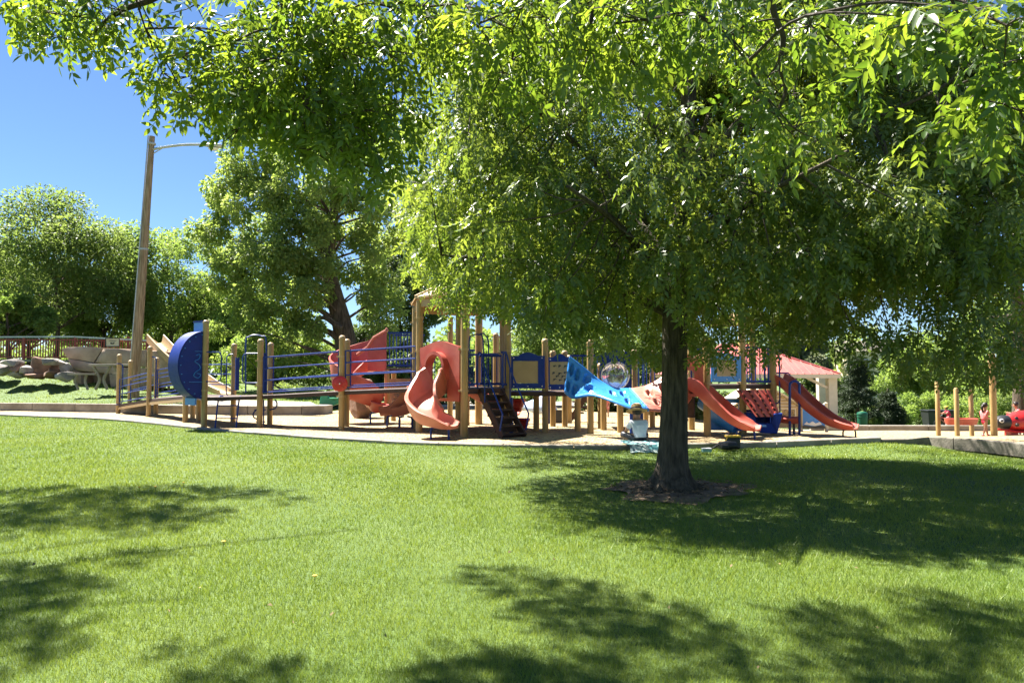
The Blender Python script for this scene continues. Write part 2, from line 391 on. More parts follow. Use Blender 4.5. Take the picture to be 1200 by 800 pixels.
blades('grass', 60000, 29.5, 42, .08, .0045, [slab], lambda x, y: bzv(x, y), (-42, -8), bank, True)

lx_, ly_ = RNG.normal(0, .62, 700), RNG.normal(0, .55, 700); k = in_poly(lx_+TB.x, ly_+TB.y, soil); lx_, ly_ = lx_[k]+TB.x, ly_[k]+TB.y; n = len(lx_)
a = RNG.uniform(0, 6.28, n); l_ = RNG.uniform(.015, .04, n); z = hzv(lx_, ly_)+.05+.03*np.maximum(0, 1-((lx_-TB.x)**2+(ly_-TB.y)**2)/1.2); dx, dy = np.cos(a)*l_, np.sin(a)*l_
V = np.stack([np.stack([lx_-dx, ly_-dy, z-.012], 1), np.stack([lx_+dy*.4, ly_-dx*.4, z+RNG.uniform(-.01, .02, n)], 1), np.stack([lx_+dx, ly_+dy, z], 1), np.stack([lx_-dy*.4, ly_+dx*.4, z+RNG.uniform(-.01, .02, n)], 1)], 1).reshape(-1, 3)
o = np_mesh('leaf_litter', V, np.arange(n*4).reshape(n, 4), mat('dry_leaf', (.26, .17, .09), (.12, .075, .04), 30, .8), None, None); o['kind'] = 'stuff'

n = 70; y = 3.4*(15/2.6)**RNG.random(n); x = RNG.uniform(-1, 1, n)*(y*.75+1); k = ~in_poly(x, y, chip_poly); x, y = x[k], y[k]; n = len(x)
a = RNG.uniform(0, 6.28, n); l_ = RNG.uniform(.010, .022, n); z = hzv(x, y)+.04; dx, dy = np.cos(a)*l_, np.sin(a)*l_; t_ = RNG.uniform(-.012, .02, (3, n))
V = np.stack([np.stack([x-dx, y-dy, z], 1), np.stack([x+dy*.45, y-dx*.45, z+t_[0]], 1), np.stack([x+dx, y+dy, z+t_[1]], 1), np.stack([x-dy*.45, y+dx*.45, z+t_[2]], 1)], 1).reshape(-1, 3)
o = np_mesh('fallen_leaves', V, np.arange(n*4).reshape(n, 4), mat('fallen_leaf', (.20, .17, .06), (.13, .085, .04), 3, .8), None, None); o['kind'] = 'stuff'
# ================================================================== PLAY STRUCTURE
Z = Vector((0, 0, 1))
PS = thing('play_structure', 'large playground climbing structure of tan posts, blue rails and red slides on the wood chips', 'playground', (-1.3, 21.3, 0))
def post(x, y, ztop, r=.088, parent=None, clamps=(), cap=True):
    parent = parent or PS; z0 = terr(x, y)-.1
    mb = MB().lathe((x, y, 0), [(r, z0), (r, ztop)], 14)
    p = part('post', mb, M['post'], parent, True)
    if cap:
        c = MB().lathe((x, y, ztop-.03), [(r+.008, 0), (r+.008, .05), (r*.85, .085), (r*.5, .105), (0, .112)], 14)
        part('post_cap', c, M['tanp'], p, True)
    for z in clamps:
        c = MB().lathe((x, y, z), [(r+.003, -.03), (r+.014, -.03), (r+.014, .03), (r+.003, .03)], 14)
        c.box((x-r-.03, y-.03, z), (.06, .05, .05)); part('clamp', c, M['tanp'], p)
    return p
def gp(px, py): p = G(px, py); return (p.x, p.y)
def rail(pts, r=.021, m='blue', parent=None, name='rail', n=1):
    pts = spline(pts, n) if n > 1 else pts
    return part(name, MB().tube(pts, r, 7), M[m], parent or PS, True)
def V3(p, z): return Vector((p[0], p[1], z))
P1, P2, P3, P4 = (-16.45, 31.0), gp(174, 489), gp(217, 496), gp(239, 502)
P1b, P2b, P3b, P5 = (-16.75, 32.5), (-14.35, 29.9), (-11.7, 27.2), gp(273, 495)
P6, P7, P8, P9 = gp(304, 502), gp(316, 498), gp(400, 505), gp(406, 501)
T1, T2, T3 = gp(491, 508), gp(544, 513), (-.12, 20.5)
T4, T5, T6 = (-.28, 22.4), (-1.45, 23.7), (-2.93, 22.4)
zt = lambda p, py: W(600, py, p[1]).z
for p, py, cl in ((P1, 417, (1.0,)), (P2, 408, (1.9, .75)), (P1b, 424, ()), (P2b, 421, (1.9,)), (P3b, 400, ()), (P4, 378, (1.95, 1.15)), (P5, 405, (1.9, 1.1)),
                  (P6, 400, (2.05, 1.3)), (P7, 404, (1.95,)), (P8, 396, (2.15, 1.0)), (P9, 400, (2.1,))):
    post(*p, zt(p, py), clamps=cl)
post(*P3, zt(P3, 459)); post(P3[0]-.02, P3[1]+1.1, zt(P3, 381))
# ramps and decks of the accessible route
def deck(poly, th=.11, name='deck', m='brown'):
    mb = MB().prism([Vector(p) for p in poly], (0, 0, -th)); return part(name, mb, M[m], PS, False, .01)
ins = lambda p, z, q, k=.0: V3((p[0]+(q[0]-p[0])*k, p[1]+(q[1]-p[1])*k), z)
zP1, zP2, zP4, zP6, zP8, zT = .40, .70, .94, .985, 1.15, 1.26
deck([V3(P1, zP1), V3(P2, zP2), V3(P2b, zP2), V3(P1b, zP1)], name='ramp')
deck([V3(P2, zP2+.004), V3(P3, zP4-.02), V3(P3b, zP4-.02), V3(P2b, zP2+.004)], name='ramp')
deck([V3(P3, zP4), V3(P4, zP4), V3(P5, zP4), V3(P3b, zP4)])
deck([V3(P4, zP4+.004), V3(P6, zP6), V3(P7, zP6), V3(P5, zP4+.004)], name='ramp')
deck([V3(P6, zP6+.004), V3(P8, zP8), V3(P9, zP8), V3(P7, zP6+.004)], name='ramp')
deck([V3(P8, zP8+.004), V3(T1, zT), V3(T6, zT), V3(P9, zP8+.004)], name='ramp')
for a, b_, za, zb in ((P2, P3, zP2, zP4), (P1, P2, zP1, zP2)):
    part('ramp_beam', MB().beam(V3(a, za-.17), V3(b_, zb-.17), .06, .1), M['tanp'], PS)
def rails(a, b_, za, zb, hs, r=.021, inset=.12, ends=True):
    a, b_ = V3(a, za), V3(b_, zb); d = (b_-a); L_ = d.length; u = Vector((d.x, d.y, 0)).normalized()
    a2, b2 = a+d*(inset/L_), b_-d*(inset/L_)
    for h in hs: rail([a2+Z*h, b2+Z*h], r)
    if ends:
        for q in (a2, b2): rail([q+Z*(min(hs)-.02), q+Z*(max(hs)+.02)], r, name='rail_post')
H4 = (.10, .46, .82, 1.16)
rails(P1, P2, zP1, zP2, (.09, .42, .72, 1.02)); rails(P1b, P2b, zP1, zP2, (.1, .55, .95))
rails(P2b, P3b, zP2, zP4, (.08, .2, .42, .55, .8, .95, 1.12))
rails(P3b, P5, zP4, zP4, (.35, .72, 1.05))
rails(P6, P8, zP6, zP8, H4); rails(P7, P9, zP6, zP8, (.14, .5, .86, 1.2))
rails(P8, T1, zP8, zT, H4); rails(P9, T6, zP8, zT, (.14, .5, .86, 1.2))
def loop(px0, px1, py0, py1, Y, r=.02, rnd=.12, name='handle_loop'):
    """rounded handle from a post: out, down, back (corner radius rnd)"""
    a, b_ = W(px0, py0, Y), W(px1, py1, Y); c1 = Vector((b_.x, Y, a.z)); c2 = Vector((b_.x, Y, b_.z)); e = Vector((a.x, Y, b_.z))
    u = (c1-a).normalized(); pts = [a, c1-u*rnd, c1-u*rnd*.3-Z*rnd*.3, c1-Z*rnd, c2+Z*rnd, c2-u*rnd*.3+Z*rnd*.3, c2-u*rnd, e]
    return rail(pts, r, name=name)
loop(240, 259, 412.5, 447, P4[1]-.05); loop(176, 182, 418, 472, P2[1]); loop(137, 143, 426, 474, P1[1]-.1)
loop(273, 265, 415, 464, P5[1]-.3); loop(304, 284, 414, 448.5, P6[1]+.1)
Ya = P6[1]+.6
rail([W(288, 460, Ya), W(288, 402, Ya), W(291, 395, Ya), W(298, 392.5, Ya), W(307, 394, Ya), W(312, 400, Ya), W(312, 460, Ya)], .024, n=3, name='entry_arch')
part('rail_panel', MB().obox(W(310, 437, Ya), (.06, .05, 0), (-.02, .02, 0), (0, 0, .62)), M['blue'], PS)
part('rail_panel', MB().obox(W(278, 438, P5[1]-.5), (.05, .03, 0), (-.02, .02, 0), (0, 0, .55)), M['blue'], PS)
# ladders under the landing
def ladder(pts_l, pts_r, rungs, name='ladder'):
    o = rail(pts_l, .024, name=name, n=4)
    part('ladder_rail', MB().tube(spline(pts_r, 4), .024, 7), M['blue'], o, True)
    for (a, b_) in rungs: part('rung', MB().tube([a, b_], .018, 6), M['blue'], o, True)
Yl = P4[1]+.1
ladder([W(261, 464, Yl+.3), W(256, 468, Yl), W(252, 502.5, Yl-.3)], [W(282, 464, Yl+.3), W(280, 470, Yl), W(276.5, 503, Yl-.3)],
       [(W(254.5, 475, Yl-.05), W(278.5, 475, Yl-.05)), (W(253, 490, Yl-.2), W(277.5, 490, Yl-.2))])
Yl = P7[1]-.4
ladder([W(309, 497, Yl), W(309, 468, Yl)], [W(322, 468, Yl), W(324.5, 472, Yl), W(323, 478, Yl), W(316, 480, Yl)],
       [(W(298, 480, Yl), W(312, 480, Yl)), (W(300, 494, Yl), W(311, 494, Yl))])
rail([W(302, 479, Yl), W(297.5, 483, Yl), W(297, 488, Yl), W(301, 491, Yl)], .022, n=4, name='ladder_hoop')
# blue half-drum bubble panel beside the landing
def drum():
    A = V3(P4, W(0, 428, P4[1]).z); ax = Vector((-.80, .60, 0))*.56
    out = Vector((-.60, -.80, 0)); Rv, Rh = 1.04, .86; n = 22; A = A+ax*.02
    ring = []
    for k in range(n+1):
        a = -math.pi/2+math.pi*k/n; ring.append((math.sin(a)*Rv, math.cos(a)*Rh))
    mb = MB(); vs = []
    for s in (0, 1):
        for t in (0, .03):
            for (z, q) in ring: vs.append(A+ax*s+out*(q-t)+Z*z*(1-t))
    m_ = n+1; fs = []
    for k in range(n):
        fs += [(k, k+1, 2*m_+k+1, 2*m_+k), (m_+k, 3*m_+k, 3*m_+k+1, m_+k+1)]
    mb.add(vs, fs); o = part('bubble_panel', mb, M['bluep'], PS, True)
    for s in (.012, .99):
        c = MB().prism([A+ax*s+out*(q-.012)+Z*z*.985 for (z, q) in ring], ax.normalized()*.02); part('bubble_end', c, M['bluep'], o)
    f = A-ax.normalized()*.012; tb = MB()
    # raised marks: a looping squiggle, a bar and bolt heads
    def mark(u, v): return f+out*u+Z*v
    sq = [(.30, .30), (.18, .33), (.2, .2), (.34, .12), (.2, .02), (.16, -.1), (.30, -.2), (.36, -.32), (.22, -.38), (.14, -.28), (.26, -.24)]
    tb.tube(spline([mark(*p) for p in sq], 4), .012, 5); tb.tube([mark(.08, -.5), mark(.5, -.5)], .012, 5); tb.tube([mark(.1, .42), mark(.34, .42)], .008, 5)
    for k in range(1, n, 2):
        z, q = ring[k]; p = f+out*(q*.9)+Z*z*.9; tb.box(p, (.028, .028, .028))
    part('raised_marks', tb, M['sky'], o)
    tp = MB().prism([A+ax*s+out*q+Z*z for s, q, z in ((.0, .06, Rv-.02), (0, .06, Rv+.28), (1, .06, Rv+.28), (1, .06, Rv-.02))], -out*.05)
    part('top_panel', tp, M['sky'], o)
    tp = MB().beam(A+Z*(Rv+.3)+out*.04, A+ax+Z*(Rv+.3)+out*.04, .1, .05); part('top_lip', tp, M['bluep'], o)
    tp = MB().prism([A+ax*s+out*q+Z*z for s, q, z in ((.0, .3, -Rv-.16), (0, .3, -Rv+.05), (1, .3, -Rv+.05), (1, .3, -Rv-.16))], -out*.05)
    part('bottom_panel', tp, M['sky'], o)
drum()
# red spinner disc on the bridge post
c = W(398.5, 449.5, P8[1]-.14); ax = Vector((.08, -1, 0)).normalized()
dsc = part('spinner_disc', MB().lathe(c, [(0, 0), (.19, 0), (.222, .015), (.225, .035), (.19, .05), (.07, .055), (.06, .075), (0, .075)], 26, axis=ax), M['red2'], PS, True, label='flat bright red round spinner disc')
part('hub', MB().lathe(c+ax*.072, [(.02, 0), (.02, .02), (0, .022)], 8, axis=ax), M['white'], dsc)
cv = MB()
for k in range(5):
    a = k*2*math.pi/5; cv.tube([c+ax*.053+Vector((math.cos(a)*.08, 0, math.sin(a)*.08)), c+ax*.05+Vector((math.cos(a+.5)*.17, 0, math.sin(a+.5)*.17))], .008, 5)
part('raised_marks', cv, M['red2'], dsc)
# ---------------------------------------------------------- hexagonal roofed tower
hexp = [T1, T2, T3, T4, T5, T6]; EZ = 3.68
for i, p in enumerate(hexp): post(*p, EZ, r=.098, clamps=(zT+1.02, zT-.05, 3.2), cap=False)
deck([V3(p, zT) for p in hexp], .14)
cx = Vector((sum(p[0] for p in hexp)/6, sum(p[1] for p in hexp)/6, 0))
ex_ = [cx+(Vector((*p, 0))-cx)*1.1 for p in hexp]
mb = MB(); ap = cx+Z*(EZ+.85)
for i in range(6):
    a, b_ = ex_[i]+Z*(EZ+.10), ex_[(i+1) % 6]+Z*(EZ+.10); mb.add([a, b_, ap, a-Z*.05, b_-Z*.05, ap-Z*.06], [(0, 1, 2), (5, 4, 3), (0, 3, 4, 1), (1, 4, 5, 2)])
rf = part('roof', mb, M['roof'], PS, False, label='tan six-sided tower roof')
for i in range(6):
    a, b_ = Vector((*hexp[i], 0)), Vector((*hexp[(i+1) % 6], 0))
    part('fascia_beam', MB().beam(a+Z*(EZ-.08), b_+Z*(EZ-.08), .06, .2), M['roof'], rf)
    part('roof_rib', MB().beam(ex_[i]+Z*(EZ+.12), ap+Z*.02, .10, .04), M['roof'], rf)
for p, r_ in (((-2.1, 25.2), .088), ((-1.08, 24.1), .12), ((-1.52, 21.0), .085)): post(*p, EZ-.1, r=r_, cap=False)
post(*gp(639, 508), 2.55); post(-.55, 24.8, 2.95); post(*gp(582, 496), 2.9)
# red slide panel with arched hood between the two front posts
def arch_panel(a, b_, z0, z1, cw, cz, mname, th=.06, top=.16, name='slide_panel', k=15, ow=.46, obot=None):
    """vertical panel from a to b with an arched opening; bulged top edge"""
    a, b_ = Vector((*a, 0)), Vector((*b_, 0)); d = b_-a; n = d.cross(Z).normalized()
    def P(u, z): return a+d*u+Z*z
    out, inn = [], []
    obot = z0+.08 if obot is None else obot
    for i in range(k):
        t = i/(k-1); ang = math.pi*(1-t)
        inn.append(P(.5+cw*math.cos(ang)*.5, cz+math.sin(ang)*cw*.5*d.length))
        out.append(P(t, z1+top*max(0, math.sin(math.pi*t))**1.5))
    inn = [P(.5-cw*.5, obot)]+inn+[P(.5+cw*.5, obot)]; out = [P(0, z0)]+out+[P(1, z0)]
    return a, d, n, part(name, MB().frame(out, inn, n*th), M[mname], PS, True)
def off(a, b_, k0, k1, push=0):
    a_, b2 = Vector((*a, 0)), Vector((*b_, 0)); d = b2-a_; n = d.cross(Z).normalized()
    p, q = a_+d*k0+n*push, a_+d*k1+n*push; return (p.x, p.y), (q.x, q.y)
A_, B_ = off(T1, T2, .07, .95, .02)
a, d, n, hood = arch_panel(A_, B_, .93, 2.36, .42, 1.80, 'red', .07)
# hood: arched tunnel lip standing out of the panel
def hood_lip(a, d, n, cw, cz, z0, parent, mname='red', out=.24, th=.07):
    mb = MB(); vs = []; k = 17
    for s, (q, e) in enumerate(((.05, .0), (out, .02), (out, -th), (.05, -th))):
        for i in range(k+2):
            if i == 0: u, z = .5-cw*.5-e, z0
            elif i == k+1: u, z = .5+cw*.5+e, z0
            else:
                ang = math.pi*(1-(i-1)/(k-1)); u = .5+(cw*.5+e/d.length)*math.cos(ang); z = cz+math.sin(ang)*(cw*.5*d.length+e)
            if i in (0, k+1): u = .5+(-1 if i == 0 else 1)*(cw*.5+e/d.length)
            drop = max(0, 1-(z-z0)/(cz-z0)) if z < cz else 0
            vs.append(a+d*u+Z*z+n*(q*(1-.55*drop) if q > .1 else q))
    m_ = k+2
    for s in range(4):
        for i in range(m_-1): mb.f.append((s*m_+i, s*m_+i+1, ((s+1) % 4)*m_+i+1, ((s+1) % 4)*m_+i))
    mb.v = [tuple(v) for v in vs]; return part('hood', mb, M[mname], parent, True)
hood_lip(a, d, n, .50, 1.80, 1.5, hood, out=.26)
def bar_panel(a, b_, z0, z1, nb, parent=None, m='blue', r=.016, name='barrier', solid=True):
    a, b_ = Vector((*a, 0)), Vector((*b_, 0)); d = b_-a
    o = part(name, MB().beam(a+Z*z1, b_+Z*z1, .05, .06), M[m], parent or PS); part('bottom_rail', MB().beam(a+Z*z0, b_+Z*z0, .05, .06), M[m], o)
    for i in range(nb):
        p = a+d*((i+.5)/nb); part('bar', MB().tube([p+Z*z0, p+Z*z1], r, 6), M[m], o, True)
    return o
bar_panel(*off(T6, T5, .05, .95), zT+.08, zT+1.0, 7); bar_panel(*off(T5, T4, .05, .95), zT+.08, zT+1.0, 6)
# grey activity board seen through the arch
part('activity_board', MB().obox((-1.75, 20.9, zT+.18), (.26, -.1, 0), (.01, .02, 0), (0, 0, .36)), M['white'], PS)
mkb = MB()
for dx, dz in ((-.05, .2), (.04, .22), (0, .16), (.06, .14)): mkb.box((-1.75+dx, 20.84-dx*.35, zT+dz+.03), (.04, .02, .05))
part('printed_mark', mkb, M['green'], PS)
# chutes
def chute(pts, width, hl, hr, m='red', th=.035, n=6, name='slide', flare=.04, roll=0, label=None, parent=None):
    pts = spline(pts, n); N = len(pts); vs = []; k = 9
    def lerp(h, t):
        if not isinstance(h, (list, tuple)): return h
        x = t*(len(h)-1); i = min(int(x), len(h)-2); return h[i]+(h[i+1]-h[i])*(x-i)
    prof_n = 0
    for i, p in enumerate(pts):
        t = (pts[min(i+1, N-1)]-pts[max(i-1, 0)]); th_ = Vector((t.x, t.y, 0)).normalized(); s = Vector((th_.y, -th_.x, 0))
        tt = t.normalized(); up = s.cross(tt).normalized(); w2 = width/2; q = i/(N-1); a_, b2 = lerp(hl, q), lerp(hr, q)
        rl = lerp(roll, q); s2 = s*math.cos(rl)+up*math.sin(rl); u2 = up*math.cos(rl)-s*math.sin(rl)
        prof = [(-w2-flare-.03, a_-.03), (-w2-flare, a_), (-w2-.005, a_-.01), (-w2+.01, .10), (-w2+.07, .02), (-w2*.4, 0), (w2*.4, 0), (w2-.07, .02), (w2-.01, .10), (w2+.005, b2-.01), (w2+flare, b2), (w2+flare+.03, b2-.03),
                (w2+.03, .06), (w2-.05, -th), (-w2+.05, -th), (-w2-.03, .06)]
        prof_n = len(prof)
        for (x, y) in prof: vs.append(p+s2*x+u2*y)
    fs = [(i*prof_n+j, i*prof_n+(j+1) % prof_n, (i+1)*prof_n+(j+1) % prof_n, (i+1)*prof_n+j) for i in range(N-1) for j in range(prof_n)]
    fs += [tuple(range(prof_n)), tuple(range((N-1)*prof_n, N*prof_n))]
    return part(name, MB().add(vs, fs), M[m], parent or PS, True, label=label)
def uleg(c, wd, top, parent, ax=(1, 0, 0), m='blue', r=.028, name='leg'):
    ax = Vector(ax).normalized(); c = Vector(c); z0 = terr(c.x, c.y)-.05
    for s in (-1, 1):
        f = c+ax*s*wd/2
        part(name, MB().tube([Vector((f.x, f.y, z0)), Vector((f.x, f.y, top-.1)), Vector((f.x, f.y, top-.03))-ax*s*.03, c+ax*s*.05+Z*(top-c.z)], r, 7), M[m], parent, True)
S = chute([(-1.86, 19.86, zT+.03), (-2.04, 19.66, 1.14), (-2.27, 19.25, .93), (-2.29, 18.85, .68), (-2.05, 18.52, .46), (-1.68, 18.38, .37), (-1.42, 18.30, .36)], .64, [.62, .62, .42, .34, .32, .24, .08], [.62, .62, .36, .32, .26, .16, .06], 'pink', th=.07, flare=.075, label='wavy faded red slide curving to the right under an arched hood')
uleg((-1.79, 18.42, 0), .46, .34, S, (1, -.2, 0))
for lane, (ox, oy) in enumerate(((0, 0), (.42, -.34))):
    S = chute([(-2.62+ox, 22.3+oy*.4, 1.26), (-2.95+ox, 22.5+oy, 1.0), (-3.3+ox, 22.62+oy, .66), (-3.62+ox, 22.68+oy, .46), (-3.98+ox, 22.7+oy, .40)], .5, .26, .26, 'pink', label=('rear lane of the double red slide', 'front lane of the double red slide')[lane])
    uleg((-3.62+ox, 22.68+oy, 0), .4, .38, S, (1, -.15, 0))
S = chute([(-1.6, 23.6, 1.2), (-.9, 23.2, .8), (-.3, 22.9, .5), (.15, 22.7, .42)], .5, .22, .22, 'red'); uleg((-.1, 22.75, 0), .4, .4, S, (0, 1, 0), 'blue')
# rear spiral slide with its own high deck
SD = [(-4.15, 24.6), (-3.05, 24.6), (-3.05, 26.0), (-4.15, 26.0)]; sdz = 1.84
for p in SD: post(*p, 2.2 if p[0] > -4 else 1.8, cap=False)
deck([V3(p, sdz) for p in SD], .14)
bar_panel(*off(SD[0], SD[1], .02, .98), sdz+.1, 3.02, 9); bar_panel(*off(SD[3], SD[2], .02, .98), sdz+.1, 3.02, 8)
mb = MB().prism([V3((-4.17, 24.55), 1.75), V3((-4.17, 24.55), 3.08), V3((-4.62, 24.66), 2.82), V3((-4.82, 24.72), 2.5), V3((-4.82, 24.72), 1.75)], (0, .05, 0))
part('slide_hood', mb, M['red'], PS, False, .01); part('hood_rail', MB().tube([V3((-4.17, 24.57), 3.1), V3((-4.62, 24.68), 2.86), V3((-4.84, 24.74), 2.54), V3((-5.2, 24.8), 2.3)], .055, 8), M['pink'], PS, True)
part('hood_knob', MB().lathe((-4.17, 24.57, 3.06), [(.05, 0), (.06, .06), (.03, .12), (0, .13)], 10), M['pink'], PS, True)
hp = []
for k in range(15):
    a = R(60)+R(262)*k/14; hp.append((-4.98+.62*math.cos(a)*1.05, 24.72+.62*math.sin(a), 1.86-1.34*(k/14)))
S = chute(hp+[(-4.2, 24.05, .44), (-3.95, 24.2, .42)], .62, [.3, .3, .3, .28, .12], [1.1, 1.05, .95, .72, .14], 'red', n=3, label='red spiral slide curling down below the blue bars')
uleg((-4.3, 24.0, 0), .55, .42, S)
part('rock_panel', MB().obox((-3.75, 25.1, 1.0), (.42, .02, 0), (0, .05, 0), (0, 0, .5)), M['rockc'], PS)
cut = MB()
for k in range(12):
    q = Vector((-3.75+random.uniform(-.36, .36), 25.03, 1.0+random.uniform(-.42, .42))); cut.lathe(q, [(0, 0), (.09, 0), (.07, .05), (0, .06)], 8, axis=(random.uniform(-.4, .4), -1, random.uniform(-.3, .6)))
part('rock_hold', cut, M['rockc'], PS)
# stair to the tower
sa, sb = off(T2, T3, .17, .83, .06); n2 = (Vector((*T3, 0))-Vector((*T2, 0))).cross(Z).normalized()
n2 = (n2*.55+Vector((.18, -1, 0))*.45).normalized()
sa, sb = Vector((*sa, 0)), Vector((*sb, 0)); sa = Vector((-.86, 19.62, 0)); sb = Vector((-.30, 19.95, 0)); run_ = 1.15
st = part('stair', MB().beam(sa+Z*1.2, sa+n2*run_+Z*.04, .05, .2).beam(sb+Z*1.2, sb+n2*run_+Z*.04, .05, .2), M['brown'], PS)
for k in range(6):
    t = (k+.55)/6; c = (sa+sb)/2+n2*run_*t+Z*(1.2-1.16*t); hw = (sb-sa)/2*.96
    part('step', MB().obox(c, hw, n2*.11, Z*.018), M['brown'], st)
    part('riser', MB().obox(c-n2*.1-Z*.09, hw, n2*.006, Z*.085), M['brown'], st)
for q in (sa-Vector((.05, 0, 0)), sb+Vector((.05, 0, 0))):
    t_ = q+Z*2.2; part('handrail', MB().tube(spline([q+Z*1.2, q+Z*2.0, q+n2*.06+Z*2.2, q+n2*.2+Z*2.16, q+n2*.3+Z*1.95, q+n2*.5+Z*1.6, q+n2*1.18+Z*.72, q+n2*1.24+Z*.62, q+n2*1.12+Z*.22], 3), .022, 7), M['blue'], st, True)
    part('handrail', MB().tube([q+n2*.36+Z*1.85, q+n2*.37+Z*.9], .018, 6), M['blue'], st, True)
bar_panel(*off(T2, T3, .06, .2, .02), zT+.1, zT+1.0, 3); bar_panel(*off(T2, T3, .84, .96, .02), zT+.1, zT+.98, 2)
bar_panel((-.95, 21.9), (-.25, 21.9), zT+.1, zT+.92, 5)
Ya = 21.9
rail([W(550, 458, Ya), W(550, 400, Ya), W(554, 393, Ya), W(561, 392, Ya), W(566, 398, Ya), W(567, 450, Ya)], .022, n=3, name='entry_arch')
rail([W(563, 391, Ya+.2), W(567, 391, Ya+.2), W(572, 398, Ya+.2), W(572.5, 412, Ya+.2), W(572.5, 455, Ya+.2)], .022, n=2, name='entry_arch')
# ---------------------------------------------------------- middle deck with panels
MD = [(-.02, 20.45), (.95, 20.3), (1.62, 20.25), (1.7, 22.6), (-.2, 22.5)]; zM = 1.17
deck([V3(p, zM-.01) for p in MD], .12)
for px, py, top in ((628.5, 505, zM-.1), (648, 501, 2.3), (662, 501, 2.3), (667, 497, 2.2), (677, 506, zM-.08), (704, 503, 1.9), (707.5, 505, 1.05), (727, 508, 1.15), (744, 503, 2.3), (764.5, 501, 2.3), (757, 499, 1.1), (591.5, 506, 3.0)):
    post(*gp(px, py), top, cap=top > 1.5)
post(W(692, 500, 19.98).x, 19.98, 2.5)
def inset_panel(a, b_, z0, z1, iz0, iz1, iu0, iu1, frame_m, fill_m, top=.1):
    a, b_ = Vector((*a, 0)), Vector((*b_, 0)); d = b_-a; n = d.cross(Z).normalized(); P = lambda u, z: a+d*u+Z*z
    out = [P(0, z0), P(0, z1)]+[P(t, z1+top*math.sin(math.pi*(t-.2)/.6)**1) for t in (.2, .35, .5, .65, .8)]+[P(1, z1), P(1, z0)]
    inn = [P(iu0, iz0), P(iu0, iz1)]+[P(iu0+(iu1-iu0)*t, iz1) for t in (.2, .35, .5, .65, .8)]+[P(iu1, iz1), P(iu1, iz0)]
    o = part('panel', MB().frame(out, inn, n*.04), M[frame_m], PS)
    part('inset_board', MB().prism([P(iu0+.005, iz0+.005), P(iu0+.005, iz1-.005), P(iu1-.005, iz1-.005), P(iu1-.005, iz0+.005)], n*.02), M[fill_m], o)
    for (u, z) in ((.08, z0+.06), (.92, z0+.06), (.08, z1-.06), (.92, z1-.06), (.5, z0+.06)):
        part('bolt', MB().lathe(P(u, z)+n*.04, [(.018, 0), (.014, .012), (0, .014)], 6, axis=n), M['white'], o)
    return o, P, n, d
inset_panel((-.02, 20.36), (.90, 20.22), 1.25, 2.14, 1.39, 2.0, .06, .80, 'bluep', 'tanp')
o, P_, n_, d_ = inset_panel((1.0, 20.22), (1.60, 20.16), 1.22, 2.10, 1.36, 1.98, .05, .93, 'bluep', 'tanp')
gl = MB()
for (u, z, kd) in ((.25, 1.86, 0), (.5, 1.87, 1), (.74, 1.86, 2), (.22, 1.68, 1), (.48, 1.66, 2), (.72, 1.68, 0), (.25, 1.5, 2), (.5, 1.48, 0), (.75, 1.5, 1), (.36, 1.58, 0), (.62, 1.58, 2)):
    q = P_(u, z)+n_*.022; e1 = d_.normalized()
    gl.lathe(q, [(0, 0), (.026, 0), (.022, .008), (0, .01)], 8, axis=n_, sx=1.5 if kd == 1 else 1)
    if kd != 1: gl.tube(spline([q+e1*.02, q+e1*.045+Z*.02, q+e1*.06-Z*.01], 3), .008, 5)
    if kd != 0: gl.tube(spline([q-Z*.02, q-Z*.04-e1*.02, q-Z*.035-e1*.045], 3), .008, 5)
part('pictogram', gl, M['dark'], o)
bar_panel((1.75, 22.3), (2.5, 22.3), zM+.1, 2.2, 5); bar_panel((-.1, 22.5), (1.6, 22.6), zM+.1, 2.1, 10)
# porthole panel
ND = [(2.5, 21.55), (4.2, 21.45), (4.3, 23.2), (2.55, 23.3)]; deck([V3(p, 1.1) for p in ND], .12)
def porthole(a, b_, z0, z1, cu, cz, rad):
    a, b_ = Vector((*a, 0)), Vector((*b_, 0)); d = b_-a; n = d.cross(Z).normalized(); Lg = d.length; u_ = d.normalized(); k = 32; out, inn = [], []
    for i in range(k):
        an = 2*math.pi*i/k; ca, sa = math.cos(an), math.sin(an)
        inn.append(a+u_*(cu*Lg+rad*ca)+Z*(cz+rad*sa))
        q = 1/max(abs(ca), abs(sa)); x = cu*Lg+ca*q*Lg*.5; z = cz+sa*q*(z1-z0)/2
        if sa > 0.3: z = cz+(z1-cz)+.12*math.sin((x/Lg)*math.pi) if abs(ca*q) < 1 else z
        out.append(a+u_*min(max(x, 0), Lg)+Z*max(z0, z))
    o = part('porthole_panel', MB().frame(out, inn, n*.05), M['bluep'], PS)
    part('porthole_rim', MB().tube([p+n*.05 for p in inn]+[inn[0]+n*.05, ], .02, 6), M['white'], o, True)
    c = a+u_*cu*Lg+Z*cz
    part('bubble_window', MB().lathe(c+n*.03, [(rad, 0), (rad*.93, .05), (rad*.75, .10), (rad*.45, .14), (0, .16)], 24, axis=n), M['window'], o, True)
m, t, b = nodes('scratched_clear_plastic'); b.inputs['Transmission Weight'].default_value = .92; b.inputs['Base Color'].default_value = (.62, .66, .82, 1); b.inputs['Roughness'].default_value = .08
M['window'] = m
porthole((2.55, 21.48), (3.50, 21.42), 1.14, 2.22, .46, 1.60, .40)
bar_panel((3.62, 21.5), (4.2, 21.48), 1.2, 2.2, 5); bar_panel((2.6, 23.2), (4.2, 23.1), 1.2, 2.2, 10)
